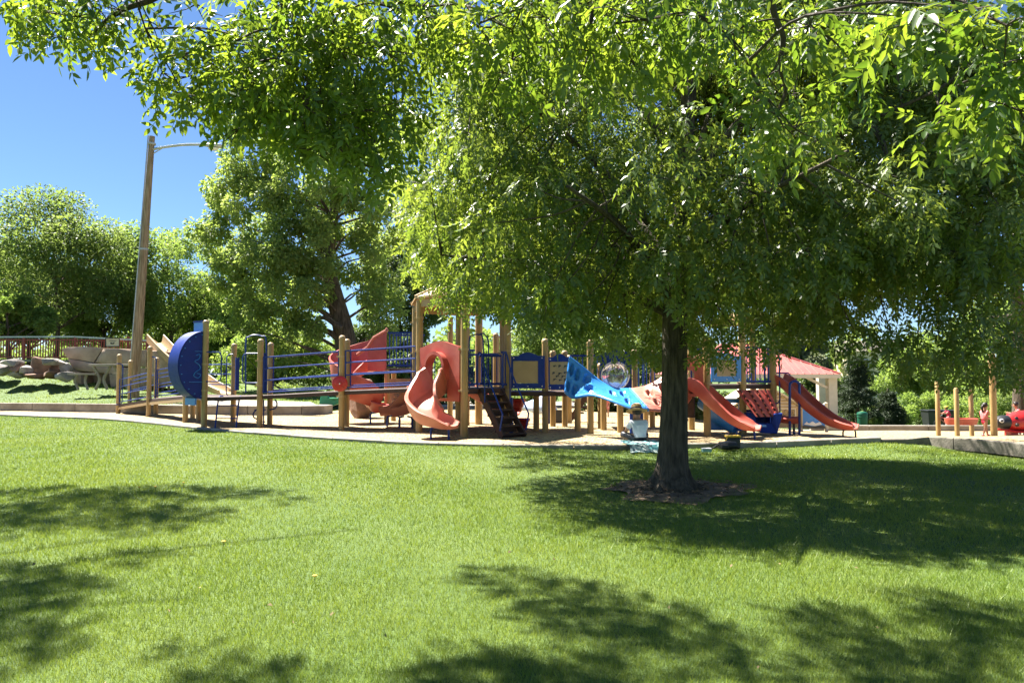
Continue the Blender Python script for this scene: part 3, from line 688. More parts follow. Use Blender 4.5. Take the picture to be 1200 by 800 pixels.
# twisted climber: blue half and red half, moulded foot holes
def climber(U0, U1, L0, L1, mname, label, holes, mu=0):
    nu, nv = 56, 24; vs = []; Uc, Lc = spline(U0, 14), spline(L0, 14)
    def samp(c, t): x = t*(len(c)-1); i = min(int(x), len(c)-2); return c[i].lerp(c[i+1], x-i)
    grid = [[samp(Lc, i/nu).lerp(samp(Uc, i/nu), j/nv) for j in range(nv+1)] for i in range(nu+1)]
    def nrm(i, j):
        a = grid[min(i+1, nu)][j]-grid[max(i-1, 0)][j]; b_ = grid[i][min(j+1, nv)]-grid[i][max(j-1, 0)]; return a.cross(b_).normalized()
    for i in range(nu+1):
        for j in range(nv+1):
            u, v = i/nu, j/nv; dd = 0
            for (hu, hv, ru, rv) in holes:
                q = ((u-hu)/ru)**2+((v-hv)/rv)**2
                if q < 1: dd = max(dd, .10*min(1, (1-q)*2.6))
                elif q < 1.7: dd = min(dd, -.014) if dd <= 0 else dd
            e = abs(v-.5)*2; lip = -.02*max(0, (e-.86)/.14)
            vs.append(grid[i][j]-nrm(i, j)*(dd+lip)*SGN)
    m_ = nv+1; mb = MB().add(vs, [(i*m_+j, (i+1)*m_+j, (i+1)*m_+j+1, i*m_+j+1) for i in range(nu) for j in range(nv)])
    o = part('climber', mb, M[mname], PS, True, label=label)
    s = o.modifiers.new('thick', 'SOLIDIFY'); s.thickness = .035; s.offset = 0
    for c in (Uc, Lc): part('edge_roll', MB().tube(c, .028, 8), M[mname], o, True)
    return o
SGN = 1
YA = 19.6
U = [W(667, 418, YA), W(684, 431, YA-.05), W(705, 448, YA), W(722, 455.5, YA-.1), W(736, 456, YA)]
Lw = [W(661.5, 459, YA-.1), W(672, 466, YA-.2), W(694, 463, YA-.75), W(716, 469.5, YA-1.3), W(738, 477.5, YA-1.6), W(757, 479.5, YA-1.7)]
climber(U, None, Lw, None, 'sky', 'light blue twisted climbing chute with moulded foot holes', [(.06, .22, .05, .15), (.07, .72, .045, .19), (.18, .7, .045, .2), (.20, .24, .055, .17), (.32, .68, .05, .2), (.37, .3, .055, .2), (.83, .68, .07, .16), (.84, .28, .07, .16), (.64, .5, .05, .16)])
U = [W(740, 456, YA), W(756, 453, YA), W(772, 445, YA-.05), W(788, 432, YA-.05), W(800, 420, YA-.05)]
Lw = [W(761, 480.5, YA-1.7), W(775, 481.5, YA-1.5), W(790, 480, YA-1.0), W(803, 474, YA-.4), W(810, 466, YA-.15)]
climber(U, None, Lw, None, 'pink', 'sun-bleached red twisted climbing chute beside the tree trunk', [(.25, .68, .07, .14), (.27, .3, .07, .14), (.5, .7, .06, .16), (.52, .3, .06, .16), (.78, .7, .05, .18), (.8, .3, .05, .18)])
part('joint_bar', MB().tube([W(738, 456, YA), W(759, 480, YA-1.7)], .05, 8), M['sky'], PS, True)
for px, py in ((740, 509), (752, 505)): part('support_post', MB().tube([G(px, py), G(px, py)+Z*.95], .05, 8), M['blue'], PS, True)
# ---------------------------------------------------------- right-hand tower
QA, QB, QC = gp(829, 512), gp(871, 510.5), gp(907, 510); QD = (QC[0]+.1, QC[1]+2.0); QE = (QA[0]+.1, QA[1]+2.1); zQ = 1.36
for p, tz, cl in ((QA, 2.6, (1.4,)), (QB, 3.15, (1.4, 1.0, 2.2)), (QC, 3.15, (1.4, .9)), (QD, 3.15, ()), (QE, 2.6, ())): post(*p, tz, clamps=cl, r=.095, cap=False)
deck([V3(p, zQ) for p in (QA, QB, QC, QD, QE)], .12)
inset_panel(*off(QA, QB, .10, .92, .02), zQ+.08, 2.12, zQ+.22, 2.0, .17, .84, 'sky', 'tanp')
bar_panel(*off(QB, QC, .08, .92), zQ+.08, zQ+1.0, 6); bar_panel(QE, QD, zQ+.08, zQ+1.0, 9)
rq = [Vector((QB[0]-.25, QB[1]-.2, 3.2)), Vector((QC[0]+.16, QC[1]-.2, 3.2)), Vector((QD[0]+.16, QD[1]+.2, 3.2)), Vector((QB[0]-.25, QD[1]+.2, 3.2))]
apq = sum(rq, Vector())/4+Z*.32; mb = MB()
for i in range(4): mb.add([rq[i], rq[(i+1) % 4], apq], [(0, 1, 2)])
mb.prism(rq, -Z*.1); part('roof', mb, M['roof'], PS, label='small low tan roof over the right-hand tower')
# red slide panel and slide by the trunk
sA, sB = (4.35, 19.55), (5.0, 19.32)
a, d, n, hood = arch_panel(sA, sB, 1.05, 2.05, .5, 1.62, 'red', .06, .1); hood_lip(a, d, n, .56, 1.62, 1.3, hood, out=.2)
part('tall_bar', MB().tube([V3((4.62, 19.6), 1.3), V3((4.62, 19.6), 2.3)], .02, 6), M['blue'], PS); part('tall_bar', MB().tube([V3((4.74, 19.55), 1.3), V3((4.74, 19.55), 2.3)], .02, 6), M['blue'], PS)
S = chute([(4.62, 19.4, 1.30), (4.83, 19.25, 1.16), (5.1, 19.05, .86), (5.38, 18.8, .6), (5.62, 18.55, .40), (5.82, 18.35, .30), (6.02, 18.2, .28)], .5, [.24, .3, .3, .26, .22, .18, .08], [.3, .34, .3, .26, .22, .18, .08], 'red', label='red wavy slide descending to the right of the tree trunk')
uleg((5.78, 18.4, 0), .44, .28, S, (1, -.1, 0)); deck([V3(p, 1.22) for p in ((3.95, 19.75), (5.0, 19.45), (5.2, 21.2), (4.2, 21.3))], .12)
part('under_panel', MB().obox((4.55, 20.3, .78), (.42, -.1, 0), (.02, .03, 0), (0, 0, .32)), M['brown'], PS)
# red climbing wall and blue panels under the deck
aw = [V3((6.0, 19.85), 1.22), V3((6.92, 19.95), 1.22), V3((7.1, 19.6), .52), V3((6.4, 19.45), .52)]
cw = part('climbing_wall', MB().prism(aw, (0, .05, 0)), M['red'], PS)
for k in range(4):
    p, q = aw[0].lerp(aw[1], .12+.25*k), aw[3].lerp(aw[2], .12+.25*k); part('groove_rib', MB().beam(p-Vector((0, .02, 0)), q-Vector((0, .02, 0)), .035, .03), M['brown'], cw)
    for s in range(5): part('hold', MB().box(p.lerp(q, .15+.17*s)-Vector((0, .035, 0)), (.06, .05, .05)), M['red'], cw)
bp = part('boat_panel', MB().prism([V3((6.2, 19.7), .62), V3((6.38, 19.55), .22), V3((6.55, 19.5), .10), V3((6.95, 19.45), .08), V3((7.12, 19.5), .62), V3((6.9, 19.52), .6), V3((6.82, 19.55), .35), V3((6.45, 19.6), .36), V3((6.42, 19.65), .62)], (0, .45, 0)), M['bluep'], PS, False, .02)
part('seat', MB().box((6.45, 19.4, .30), (.3, .25, .05)), M['sky'], bp)
part('back_board', MB().obox((6.6, 20.4, .42), (.55, .02, 0), (0, .02, 0), (0, 0, .25)), M['bluep'], PS)
tt = part('tunnel_slide', MB().tube(spline([(5.35, 20.6, .95), (5.55, 20.4, .78), (5.75, 20.25, .5), (6.1, 20.0, .28)], 5), .3, 14), M['sky'], PS, True, label='light blue low tunnel below the tan window panel')
part('frame_bar', MB().beam(V3((5.55, 20.2), .92), V3((6.3, 20.2), .92), .12, .12).beam(V3((6.25, 20.2), .98), V3((6.25, 20.2), .0), .16, .12), M['sky'], PS, False, .01)
part('side_panel', MB().prism([V3((5.3, 20.5), .1), V3((5.3, 20.5), .55), V3((5.7, 20.4), .3), V3((6.2, 20.3), .1)], (0, .04, 0)), M['sky'], PS)
# blue loops at the right-hand tower
loop(907, 897, 413, 473, QC[1]+.1, name='handle_loop'); loop(907, 914, 413, 473, QC[1]-.2)
Yq = QC[1]+.3
rail([W(909, 496, Yq), W(909, 420, Yq)], .022); rail([W(909, 437, Yq), W(924, 437, Yq), W(926, 440, Yq), W(926, 454, Yq)], .022)
rail([W(913.5, 420, Yq), W(914, 496, Yq)], .02); rail([W(909, 494.5, Yq), W(925, 495, Yq)], .02)
part('rail_panel', MB().obox(W(902, 432, QC[1]+.35), (.07, .02, 0), (0, .02, 0), (0, 0, .55)), M['bluep'], PS)
S = chute([(7.35, 20.6, 1.42), (7.5, 20.35, 1.30), (7.72, 20.05, .98), (7.98, 19.7, .64), (8.25, 19.35, .38), (8.5, 19.05, .27), (8.72, 18.85, .26)], .46, [.26, .26, .24, .2, .1], [.26, .26, .24, .2, .1], 'red', label='straight red slide at the right end of the structure')
uleg((8.6, 18.95, 0), .36, .26, S, (1, .2, 0), 'dark', .022)
S = chute([(6.95, 20.3, .62), (7.15, 20.1, .42), (7.4, 19.95, .36), (7.65, 19.85, .36)], .4, .14, .12, 'red'); uleg((7.55, 19.9, 0), .3, .36, S, (.3, 1, 0), 'dark', .022)
Ya = 19.75
arch = rail([W(925.5, 509.5, Ya), W(925.5, 455, Ya), W(926.5, 449, Ya), W(931, 446.5, Ya), W(935.5, 449, Ya), W(936.8, 455, Ya), W(936.8, 510, Ya)], .034, n=4, name='balance_arch')
part('rung', MB().tube([W(925.5, 506.5, Ya), W(936.8, 507, Ya)], .022, 6), M['blue'], arch, True)
# pod climber: red stepped cups on blue arms
for (px, py, s) in ((605, 474, 1.0), (612, 496, .85)):
    q = W(px, py, 22.0); pod = part('step_pod', MB().lathe(q, [(.0, -.2*s), (.16*s, -.2*s), (.18*s, -.08*s), (.22*s, -.06*s), (.23*s, .06*s), (.27*s, .08*s), (.285*s, .17*s), (.25*s, .18*s), (.23*s, .13*s), (0, .11*s)], 18), M['red2'], PS, True)
    part('pod_stem', MB().tube([Vector((q.x, q.y, q.z-.19*s)), Vector((q.x, q.y, -.05))], .035, 8), M['blue'], pod, True)
    for k in range(2): part('pod_arm', MB().tube(spline([q+Vector((-.22*s, -.1, .1)), q+Vector((-.34*s, -.14, -.05)), q+Vector((-.3*s, -.1, -.26))], 3), .02, 6), M['blue'], pod, True) if k == 0 else None
part('support_post', MB().tube([(-.02, 20.3, -.05), (-.02, 20.3, 1.0)], .05, 8), M['blue'], PS, True)
part('support_post', MB().tube([W(643, 496.5, 23), W(643, 462, 23)], .05, 8), M['blue'], PS, True)
part('store_panel', MB().box(W(655, 488, 24.5), (.5, .08, .45)), M['dark'], PS)
# far stair under the climber
for k in range(6): part('far_step', MB().box((2.0+.12*k, 25.2, .15+.19*k), (.62, .3, .05)), M['brown'], PS)
part('stair_side', MB().beam((1.9, 25.05, .02), (2.75, 25.05, 1.25), .05, .16), M['brown'], PS)
# ================================================================== OTHER THINGS
def gz(x, y): return terr(x, y)
# ---- utility pole with lamp
b0, t0 = W(157, 456, 34), W(178.3, 160, 34)
UP = thing('utility_pole', 'tall leaning wooden pole with a street lamp on a long arm', 'lamp post', b0)
pts = [b0.lerp(t0, k/10) for k in range(11)]; pts[0] = b0-Z*.4
part('pole', MB().tube(pts, [.235-.011*k for k in range(11)], 14), M['pole'], UP, True)
for z in (.55, .97): part('metal_band', MB().lathe(b0.lerp(t0, z), [(.13, -.05), (.19, -.04), (.19, .04), (.13, .05)], 12), M['steel'], UP)
part('conduit', MB().tube([b0.lerp(t0, k/6)+Vector((-.19+.011*k, -.12, 0)) for k in range(7)], .03, 6), M['steel'], UP, True)
a = [W(180, 175, 34), W(190, 173, 34), W(214, 170, 34), W(240, 169.5, 34)]
part('lamp_arm', MB().tube(spline(a, 5), .062, 8), M['steel'], UP, True)
part('arm_brace', MB().tube([W(178, 181, 34), W(190, 174, 34)], .025, 6), M['steel'], UP, True)
lh = part('lamp_head', MB().lathe(W(238, 170, 34), [(.05, 0), (.11, .06), (.15, .3), (.19, .6), (.16, .82), (.05, .93), (0, .94)], 14, sy=.6, axis=(1, 0, -.06)), M['steel'], UP, True)
part('lamp_lens', MB().lathe(W(250, 174, 34), [(0, -.1), (.12, -.08), (.18, 0), (0, .02)], 12, sx=1.4), M['white'], lh, True)
# ---- rock helpers
def rock_mesh(name, c, s, m, parent=None, seed=0, sub=2, sharp=.35, rot=0):
    """angular broken rock: hull of scattered points, edges chipped"""
    rn = random.Random(seed); bm = bmesh.new()
    for _ in range(17):
        d = Vector((rn.gauss(0, 1), rn.gauss(0, 1), rn.gauss(0, 1))).normalized(); q = max(abs(d.x), abs(d.y), abs(d.z))
        bm.verts.new(d*(.55+.45/q*rn.uniform(.55, .9)) if rn.random() < .7 else d*rn.uniform(.8, 1.05))
    h = bmesh.ops.convex_hull(bm, input=bm.verts[:]); bmesh.ops.delete(bm, geom=[v for v in h['geom_interior'] if isinstance(v, bmesh.types.BMVert)], context='VERTS')
    bmesh.ops.bevel(bm, geom=bm.edges[:], offset=.05, segments=1, affect='EDGES', profile=.6)
    if sub > 2: bmesh.ops.subdivide_edges(bm, edges=bm.edges[:], cuts=1, use_grid_fill=True, fractal=.12, seed=seed)
    bm.verts.index_update(); Mx = Matrix.Rotation(rot, 3, 'Z'); mb = MB()
    mb.v = [tuple(Vector(c)+Mx @ Vector((v.co.x*s[0], v.co.y*s[1], v.co.z*s[2]))) for v in bm.verts]; mb.f = [tuple(x.index for x in f.verts) for f in bm.faces]; bm.free()
    return part(name, mb, m, parent, False)
def slab_rock(name, outline, Y, depth, m, parent, seed, amp=.07):
    vs2 = [Vector((W(px, py, Y).x, W(px, py, Y).z)) for px, py in outline]; poly = [(p.x, p.y) for p in vs2]; n = len(poly)
    gx, gy = np.meshgrid(np.arange(min(p[0] for p in poly), max(p[0] for p in poly), .22), np.arange(min(p[1] for p in poly), max(p[1] for p in poly), .22))
    gx, gy = gx.ravel()+.003, gy.ravel()+.004; k = in_poly(gx, gy, poly); pts = vs2+[Vector((x, y)) for x, y in zip(gx[k], gy[k])]
    v, _, fs, *_ = delaunay_2d_cdt(pts, [], [list(range(n))], 1, 1e-4); mb = MB()
    cxy = sum(vs2, Vector((0, 0)))/n
    def edge(p): return min(((Vector((p.x, p.y))-a).length if (b_-a).length < 1e-6 else abs((b_-a).cross(Vector((p.x, p.y))-a))/(b_-a).length) for a, b_ in zip(vs2, vs2[1:]+vs2[:1]))
    fr = [(p.x, Y-.06*min(1, edge(p)/.05)-amp*noise.noise(Vector((p.x*.9, p.y*.9, seed)))-amp*.5*noise.noise(Vector((p.x*3, p.y*3, seed))), p.y) for p in v]
    mb.add(fr, [tuple(f) for f in fs])
    bk = [(p.x, Y+depth, p.y) for p in vs2]; b0_ = len(mb.v); mb.v += bk
    for i in range(n): mb.f.append((i, (i+1) % n, b0_+(i+1) % n, b0_+i))
    mb.f.append(tuple(range(b0_, b0_+n))); return part(name, mb, m, parent, True)
RW = thing('rock_wall', 'massive tan artificial rock wall with cracks behind the picnic table', 'rock wall', W(140, 450, 38))
for i, o_ in enumerate(([(72, 409), (80, 406.5), (98, 406), (120.5, 407.5), (109.5, 424.5), (95, 422), (79, 419.5)], [(122, 408), (135, 408), (150, 409), (172, 410), (171, 430), (140, 429), (110.5, 425)],
                        [(79, 420.2), (95, 422.7), (109, 425.3), (139, 430), (136, 438), (106, 435.5), (90, 434), (84, 430)], [(173, 410), (190, 411), (206, 413), (208, 452), (171.5, 452), (172, 431)],
                        [(84, 431), (90, 434.5), (94, 436), (96, 452), (86, 452)], [(128, 438), (136, 438.7), (140, 430.5), (171, 431), (171, 455), (130, 455)])):
    slab_rock('rock_slab', o_, 38, 2.2, M['rockc'], RW, i+1)
slab_rock('rock_back', [(92, 434), (135, 437), (135, 458), (92, 458)], 39.2, 1.2, M['rockc'], RW, 9)
for i, (px, py, wd, hh, kk, lab) in enumerate((
    (52, 428, 26, 17, 'boul', 'large reddish brown angular boulder under the railing, biggest of the rock pile'), (61, 438, 14, 8, 'boul', 'small red brown boulder lying on the grass edge'),
    (77, 441, 17, 9, 'boulg', 'pale rounded boulder at the foot of the tan rock wall'), (8, 433, 22, 11, 'boulg', 'flat pale boulder at the left edge of the photo'),
    (22, 430, 13, 9, 'boul', 'dark shaded boulder between two pale ones'), (16, 424, 18, 7, 'boulg', 'pale slab boulder on top of the rock pile below the railing'),
    (33, 432, 13, 8, 'boulg', 'grey boulder left of the big reddish boulder'), (62, 423, 16, 6, 'boulg', 'long flat boulder above and right of the reddish boulder'),
    (76, 431, 10, 10, 'boulg', 'light grey upright boulder touching the tan rock wall'), (25, 438, 12, 6, 'boulg', 'little grey boulder at the grass edge'),
    (42, 440, 14, 5, 'boul', 'low brown boulder in front of the big reddish boulder'), (-12, 428, 26, 12, 'boulg', 'big pale boulder leaving the photo on the left'), (68, 432, 8, 10, 'boul', 'narrow dark brown boulder in the gap right of the big one'))):
    Y = 37.2 if hh > 9 else 36.6; c = W(px, py+1, Y); k = Y/FPX
    o = rock_mesh('boulder', c, (wd*k*.58, .8, hh*k*.92), M[kk], None, i+3, rot=random.uniform(-.2, .2)); tag(o, lab, 'boulder', 'boulders piled below the bridge')
o = rock_mesh('boulder', W(425, 468, 27.5), (.68, .7, .9), M['boul'], None, 31, sub=3); tag(o, 'big rounded brown climbing boulder behind the bridge ramp', 'boulder')
# ---- bridge railing and sign
BR = thing('bridge_railing', 'long dark red metal railing with close upright bars on the bridge', 'railing', W(60, 421, 44))
def ry(px): return 44-.02*px
def rw(px, py): return W(px, py, 44)
part('top_rail', MB().beam(rw(-60, 395), rw(88, 394.5), .14, .09), M['steel'], BR); part('top_rail', MB().beam(rw(88.5, 394.6), rw(176, 399), .14, .09), M['steel'], BR)
for y in (398, 418.5): part('cross_rail', MB().beam(rw(-60, y), rw(88, y), .05, .07), M['rail'], BR); part('cross_rail', MB().beam(rw(88.5, y), rw(176, y+2.5), .05, .07), M['rail'], BR)
bal = None
for k in range(76):
    px = -58+k*3.1; y0 = 397+max(0, (px-88)*.03); p0, p1 = rw(px, y0), rw(px, y0+22)
    if bal is None:
        bal = part('baluster', MB().box((p0+p1)/2, (.05, .04, (p0-p1).z)), M['rail'], BR); b00 = (p0+p1)/2
    else:
        c = bal.copy(); COL.objects.link(c); c.parent = BR; c.location = bal.location+(p0+p1)/2-b00; ORG[c.name] = ORG[bal.name]
for px in (-30, 28, 88, 150, 172): part('rail_post', MB().box(rw(px, 408), (.12, .12, 1.4)), M['rail'], BR)
part('bridge_edge', MB().beam(rw(-60, 421.5), rw(180, 424), .3, .14), M['concd'], BR)
SG = thing('sign', 'small beige sign board with a dark emblem on the red railing', 'sign', W(132, 406, 43.6))
part('board', MB().obox(W(132, 401, 43.7), (.40, 0, 0), (0, .02, 0), (0, 0, .25)), M['cream'], SG); part('sign_frame', MB().frame([W(px, py, 43.67) for px, py in ((123.6, 395.8), (140.4, 395.8), (140.4, 406.2), (123.6, 406.2))], [W(px, py, 43.67) for px, py in ((124.4, 396.6), (139.6, 396.6), (139.6, 405.4), (124.4, 405.4))], (0, -.03, 0)), M['dark'], SG)
eb = MB()
for px, py, w_, h_ in ((131.5, 402.5, 4, 1.4), (130, 401.6, 1.6, .8), (133.4, 401.8, 1.4, 1), (132, 398.8, 9, .35), (132, 399.7, 7, .3)): eb.obox(W(px, py, 43.66), (w_*.025, 0, 0), (0, .008, 0), (0, 0, h_*.025))
part('emblem', eb, M['dark'], SG)
# ---- picnic table
c0 = W(125, 455, 35.5); PT = thing('picnic_table', 'grey concrete picnic table with curved legs on the raised lawn', 'picnic table', c0)
part('table_top', MB().obox(c0+Vector((.35, 0, 1.12)), (1.0, .1, 0), (-.04, .42, 0), (0, 0, .045)), M['conc'], PT, False, .015)
for (dx, dy, w_) in ((-.75, -.75, .6), (.9, .8, 1.0)): part('bench_seat', MB().obox(c0+Vector((dx, dy, .68)), (w_, .06, 0), (-.02, .16, 0), (0, 0, .04)), M['conc'], PT, False, .01)
for dx in (-.25, .75):
    for s in (-1, 1): part('leg', MB().tube(spline([c0+Vector((dx+s*.42, 0, 1.07)), c0+Vector((dx+s*.2, 0, .7)), c0+Vector((dx+s*.1, 0, .4)), c0+Vector((dx+s*.28, 0, -.05))], 4), .07, 7), M['conc'], PT, True)
for dx in (-1.0, -.55): part('seat_leg', MB().tube(spline([c0+Vector((dx, -.75, .66)), c0+Vector((dx-.06, -.75, .35)), c0+Vector((dx+.08, -.75, -.05))], 4), .06, 7), M['conc'], PT, True)
# ---- tan hill slide
HS = thing('hill_slide', 'tan plastic slide coming down from the rock wall behind the blue drum', 'slide', W(220, 455, 36))
sl_ = chute([W(181, 402, 39.5), W(196, 417, 38), W(218, 436, 36), W(240, 452, 34.6), W(256, 459, 33.8), W(266, 461.5, 33.4)], .75, [.5, .45, .4, .3, .2], [.5, .45, .4, .3, .2], 'tanp', parent=HS)
part('entry_panel', MB().prism([W(177, 396, 39.6), W(189, 405, 39.6), W(190, 425, 39.6), W(179, 425, 39.6)], (0, .12, 0)), M['tanp'], HS, False, .03)
for px in (189, 196, 203): part('support', MB().tube([W(px, 410, 38.8), W(px+2, 462, 38.4)], .06, 7), M['rockc'], HS, True)
# ---- green spring rider
c0 = G(386, 481); c0 = Vector((c0.x, 31.0, 0)); c0.x = W(386, 470, 31).x
GR = thing('spring_rider', 'green plastic spring rider standing on a short stem behind the bridge', 'spring rider', c0)
part('body', MB().prism([c0+Vector(p) for p in ((-.42, -.1, .42), (-.3, -.1, .9), (-.12, -.1, .98), (-.02, -.1, .7), (.2, -.1, .62), (.42, -.1, .72), (.5, -.1, .45), (.1, -.1, .32))], (0, .2, 0)), M['green'], GR, False, .05)
part('seat', MB().lathe(c0+Z*.62+Vector((.16, 0, 0)), [(0, 0), (.2, 0), (.22, .05), (0, .07)], 12), M['green'], GR, True)
part('spring', MB().tube([c0+Vector((.09*math.cos(k*.8), .09*math.sin(k*.8), .02+k*.0125)) for k in range(30)], .018, 5), M['dark'], GR, True)
# ---- pavilion
def ez(Y): return W(600, 438, 36).z
e = [W(800, 438, 36), W(985, 438, 36)]; e = [Vector((q.x, q.y, 1.68)) for q in e]; e += [Vector((e[1].x, 43, 1.68)), Vector((e[0].x, 43, 1.68))]
PV = thing('pavilion', 'open picnic pavilion with a pinkish red metal hip roof and cream columns', 'pavilion', ((e[0].x+e[1].x)/2, 39.5, gz(13, 39.5)))
rg = [Vector((e[0].x+2.9, 39.5, 3.25)), Vector((e[1].x-3.3, 39.5, 3.25))]
mb = MB().add([e[0], e[1], e[2], e[3], rg[0], rg[1]], [(0, 1, 5, 4), (1, 2, 5), (2, 3, 4, 5), (3, 0, 4)]); rf = part('roof', mb, M['proof'], PV)
for k in range(1, 22):
    t = k/22; p = e[0].lerp(e[1], t); 
    if p.x < rg[0].x: q = e[0].lerp(rg[0], (p.x-e[0].x)/(rg[0].x-e[0].x))
    elif p.x > rg[1].x: q = e[1].lerp(rg[1], (e[1].x-p.x)/(e[1].x-rg[1].x))
    else: q = Vector((p.x, 39.5, 3.25))
    part('roof_seam', MB().beam(p+Z*.02, q+Z*.02, .035, .04), M['proof'], rf)
for a, b_ in ((e[1], rg[1]), (e[0], rg[0]), (rg[0], rg[1])): part('ridge_cap', MB().beam(a+Z*.035, b_+Z*.035, .12, .05), M['proof'], rf)
part('eave_beam', MB().beam(e[0]+Vector((0, .02, -.10)), e[1]+Vector((0, .02, -.10)), .08, .2), M['cream'], PV); part('eave_beam', MB().beam(e[1]+Vector((-.02, .08, -.10)), e[2]+Vector((-.02, -.08, -.10)), .08, .2), M['cream'], PV); part('eave_beam', MB().beam(e[2]-Z*.1, e[3]-Z*.1, .08, .2), M['cream'], PV)
part('soffit', MB().add([q-Z*.03+(Vector((0, 0, 0))) for q in e], [(3, 2, 1, 0)]), M['cream'], PV)
for x, y in ((W(974, 440, 36.5).x, 36.5), (W(962, 440, 41.8).x, 41.8), (e[0].x+.6, 36.5), (e[0].x+.6, 42)): 
    z0 = gz(x, y); part('column', MB().box((x, y, (1.57+z0)/2), (.42, .42, 1.57-z0)), M['cream'], PV, False, .02)
x = W(974, 440, 36.5).x; part('bracket', MB().beam((x-.2, 36.5, 1.0), (x-1.3, 36.5, 1.55), .12, .12), M['cream'], PV)
# ---- playhouse
c0 = G(905, 504); Yh = 25.5; z0 = gz(7.5, Yh); x0, x1 = W(862, 480, Yh).x, W(938, 480, Yh).x
PH = thing('playhouse', 'tan plastic playhouse with a shingled pale roof and a lattice window', 'playhouse', ((x0+x1)/2, Yh, z0))
zt_ = W(900, 478, Yh).z; za = W(900, 452, Yh).z
wx = [(x0, Yh), (x1, Yh), (x1+.2, Yh+1.8), (x0+.2, Yh+1.8)]
wi0, wi1 = W(913.5, 480, Yh).x, W(931, 480, Yh).x; wz0, wz1 = W(900, 491.5, Yh).z, W(900, 479.5, Yh).z
part('wall', MB().frame([Vector((x, Yh, z)) for x, z in ((x0, z0), (x0, zt_), (x1, zt_), (x1, z0))], [Vector((x, Yh, z)) for x, z in ((wi0, wz0), (wi0, wz1), (wi1, wz1), (wi1, wz0))], (0, .1, 0)), M['tanp'], PH)
part('wall', MB().box((x1-.05+.1, Yh+.95, (z0+zt_)/2), (.1, 1.7, zt_-z0-.01)), M['tanp'], PH); part('wall', MB().box((x0+.05, Yh+.95, (z0+zt_)/2), (.1, 1.7, zt_-z0-.01)), M['tanp'], PH)
for zz in np.arange(z0+.12, wz0-.02, .13): part('plank_groove', MB().box(((x0+x1)/2, Yh-.004, zz), (x1-x0, .012, .012)), M['brown'], PH)
xm = (x0+x1)/2-.1
for s, (xa, xb) in enumerate(((x0-.2, xm), (xm, x1+.15))):
    q = [Vector((xa, Yh-.15, zt_ if s == 0 else za)), Vector((xb, Yh-.15, za if s == 0 else zt_)), Vector((xb, Yh+2, za if s == 0 else zt_)), Vector((xa, Yh+2, zt_ if s == 0 else za))]
    part('roof', MB().prism(q, Z*.06), M['cream'], PH)
gb = part('gable', MB().prism([Vector((x0, Yh+.01, zt_)), Vector((xm, Yh+.01, za-.02)), Vector((x1, Yh+.01, zt_))], (0, .08, 0)), M['cream'], PH)
for k in range(7):
    t = k/7; zz = zt_+(za-zt_)*t; hw = (1-t); part('shingle_course', MB().beam((x0*hw+xm*t+.02, Yh-.005, zz+.03), (x1*hw+xm*t-.02, Yh-.005, zz+.03), .03, .05), M['tanp'], gb)
wn = part('window_frame', MB().frame([Vector((x, Yh-.02, z)) for x, z in ((wi0-.05, wz0-.05), (wi0-.05, wz1+.05), (wi1+.05, wz1+.05), (wi1+.05, wz0-.05))], [Vector((x, Yh-.02, z)) for x, z in ((wi0, wz0), (wi0, wz1), (wi1, wz1), (wi1, wz0))], (0, .05, 0)), M['cream'], PH)
for i in range(1, 3): part('window_bar', MB().box((wi0+(wi1-wi0)*i/3, Yh+.03, (wz0+wz1)/2), (.035, .03, wz1-wz0)), M['tanp'], wn)
part('window_bar', MB().box(((wi0+wi1)/2, Yh+.05, (wz0+wz1)/2), (wi1-wi0, .03, .04)), M['tanp'], wn)
for i in range(3):
    for j in range(2): part('ring', MB().tube([Vector((wi0+(wi1-wi0)*(i+.5)/3+.065*math.cos(a), Yh+.0, wz0+(wz1-wz0)*(j+.5)/2+.065*math.sin(a))) for a in np.linspace(0, 6.3, 13)], .022, 5), M['tanp'], wn)
# ---- painted play panel right of the playhouse
Yp = 27.0; z0 = gz(10.5, Yp)
PP = thing('painted_board', 'blue and white painted play panel between pale posts below the red slide', 'play panel', (W(953, 490, Yp).x, Yp, z0))
part('panel', MB().obox((W(953, 487, Yp).x, Yp, W(953, 487, Yp).z), (.46, 0, 0), (0, .04, 0), (0, 0, .40)), M['sky'], PP)
part('post', MB().lathe((W(968, 490, Yp).x, Yp, 0), [(.07, z0-.1), (.07, W(968, 472, Yp).z), (0, W(968, 471, Yp).z)], 10), M['cream'], PP, True); part('post', MB().lathe((W(938.5, 490, Yp).x, Yp, 0), [(.07, z0-.1), (.07, W(968, 474, Yp).z), (0, W(968, 473, Yp).z)], 10), M['cream'], PP, True)
part('white_wave', MB().prism([W(px, py, Yp-.045) for px, py in ((942, 497), (945, 494), (948, 496), (952, 493.5), (956, 496), (960, 494), (963, 497), (955, 499))], (0, -.02, 0)), M['white'], PP)
part('dark_strip', MB().prism([W(px, py, Yp-.045) for px, py in ((939, 500), (942, 498), (952, 499.5), (964, 498), (967, 500), (967, 502), (939, 502))], (0, -.02, 0)), M['dark'], PP)
part('upper_board', MB().prism([W(px, py, Yp+.02) for px, py in ((948, 476), (966, 473), (966, 487), (950, 480))], (0, .04, 0)), M['white'], PP); part('cutout', MB().lathe(W(961, 479, Yp), [(0, 0), (.12, 0), (.12, .02), (0, .025)], 14, axis=(0, -1, 0)), M['bluep'], PP)
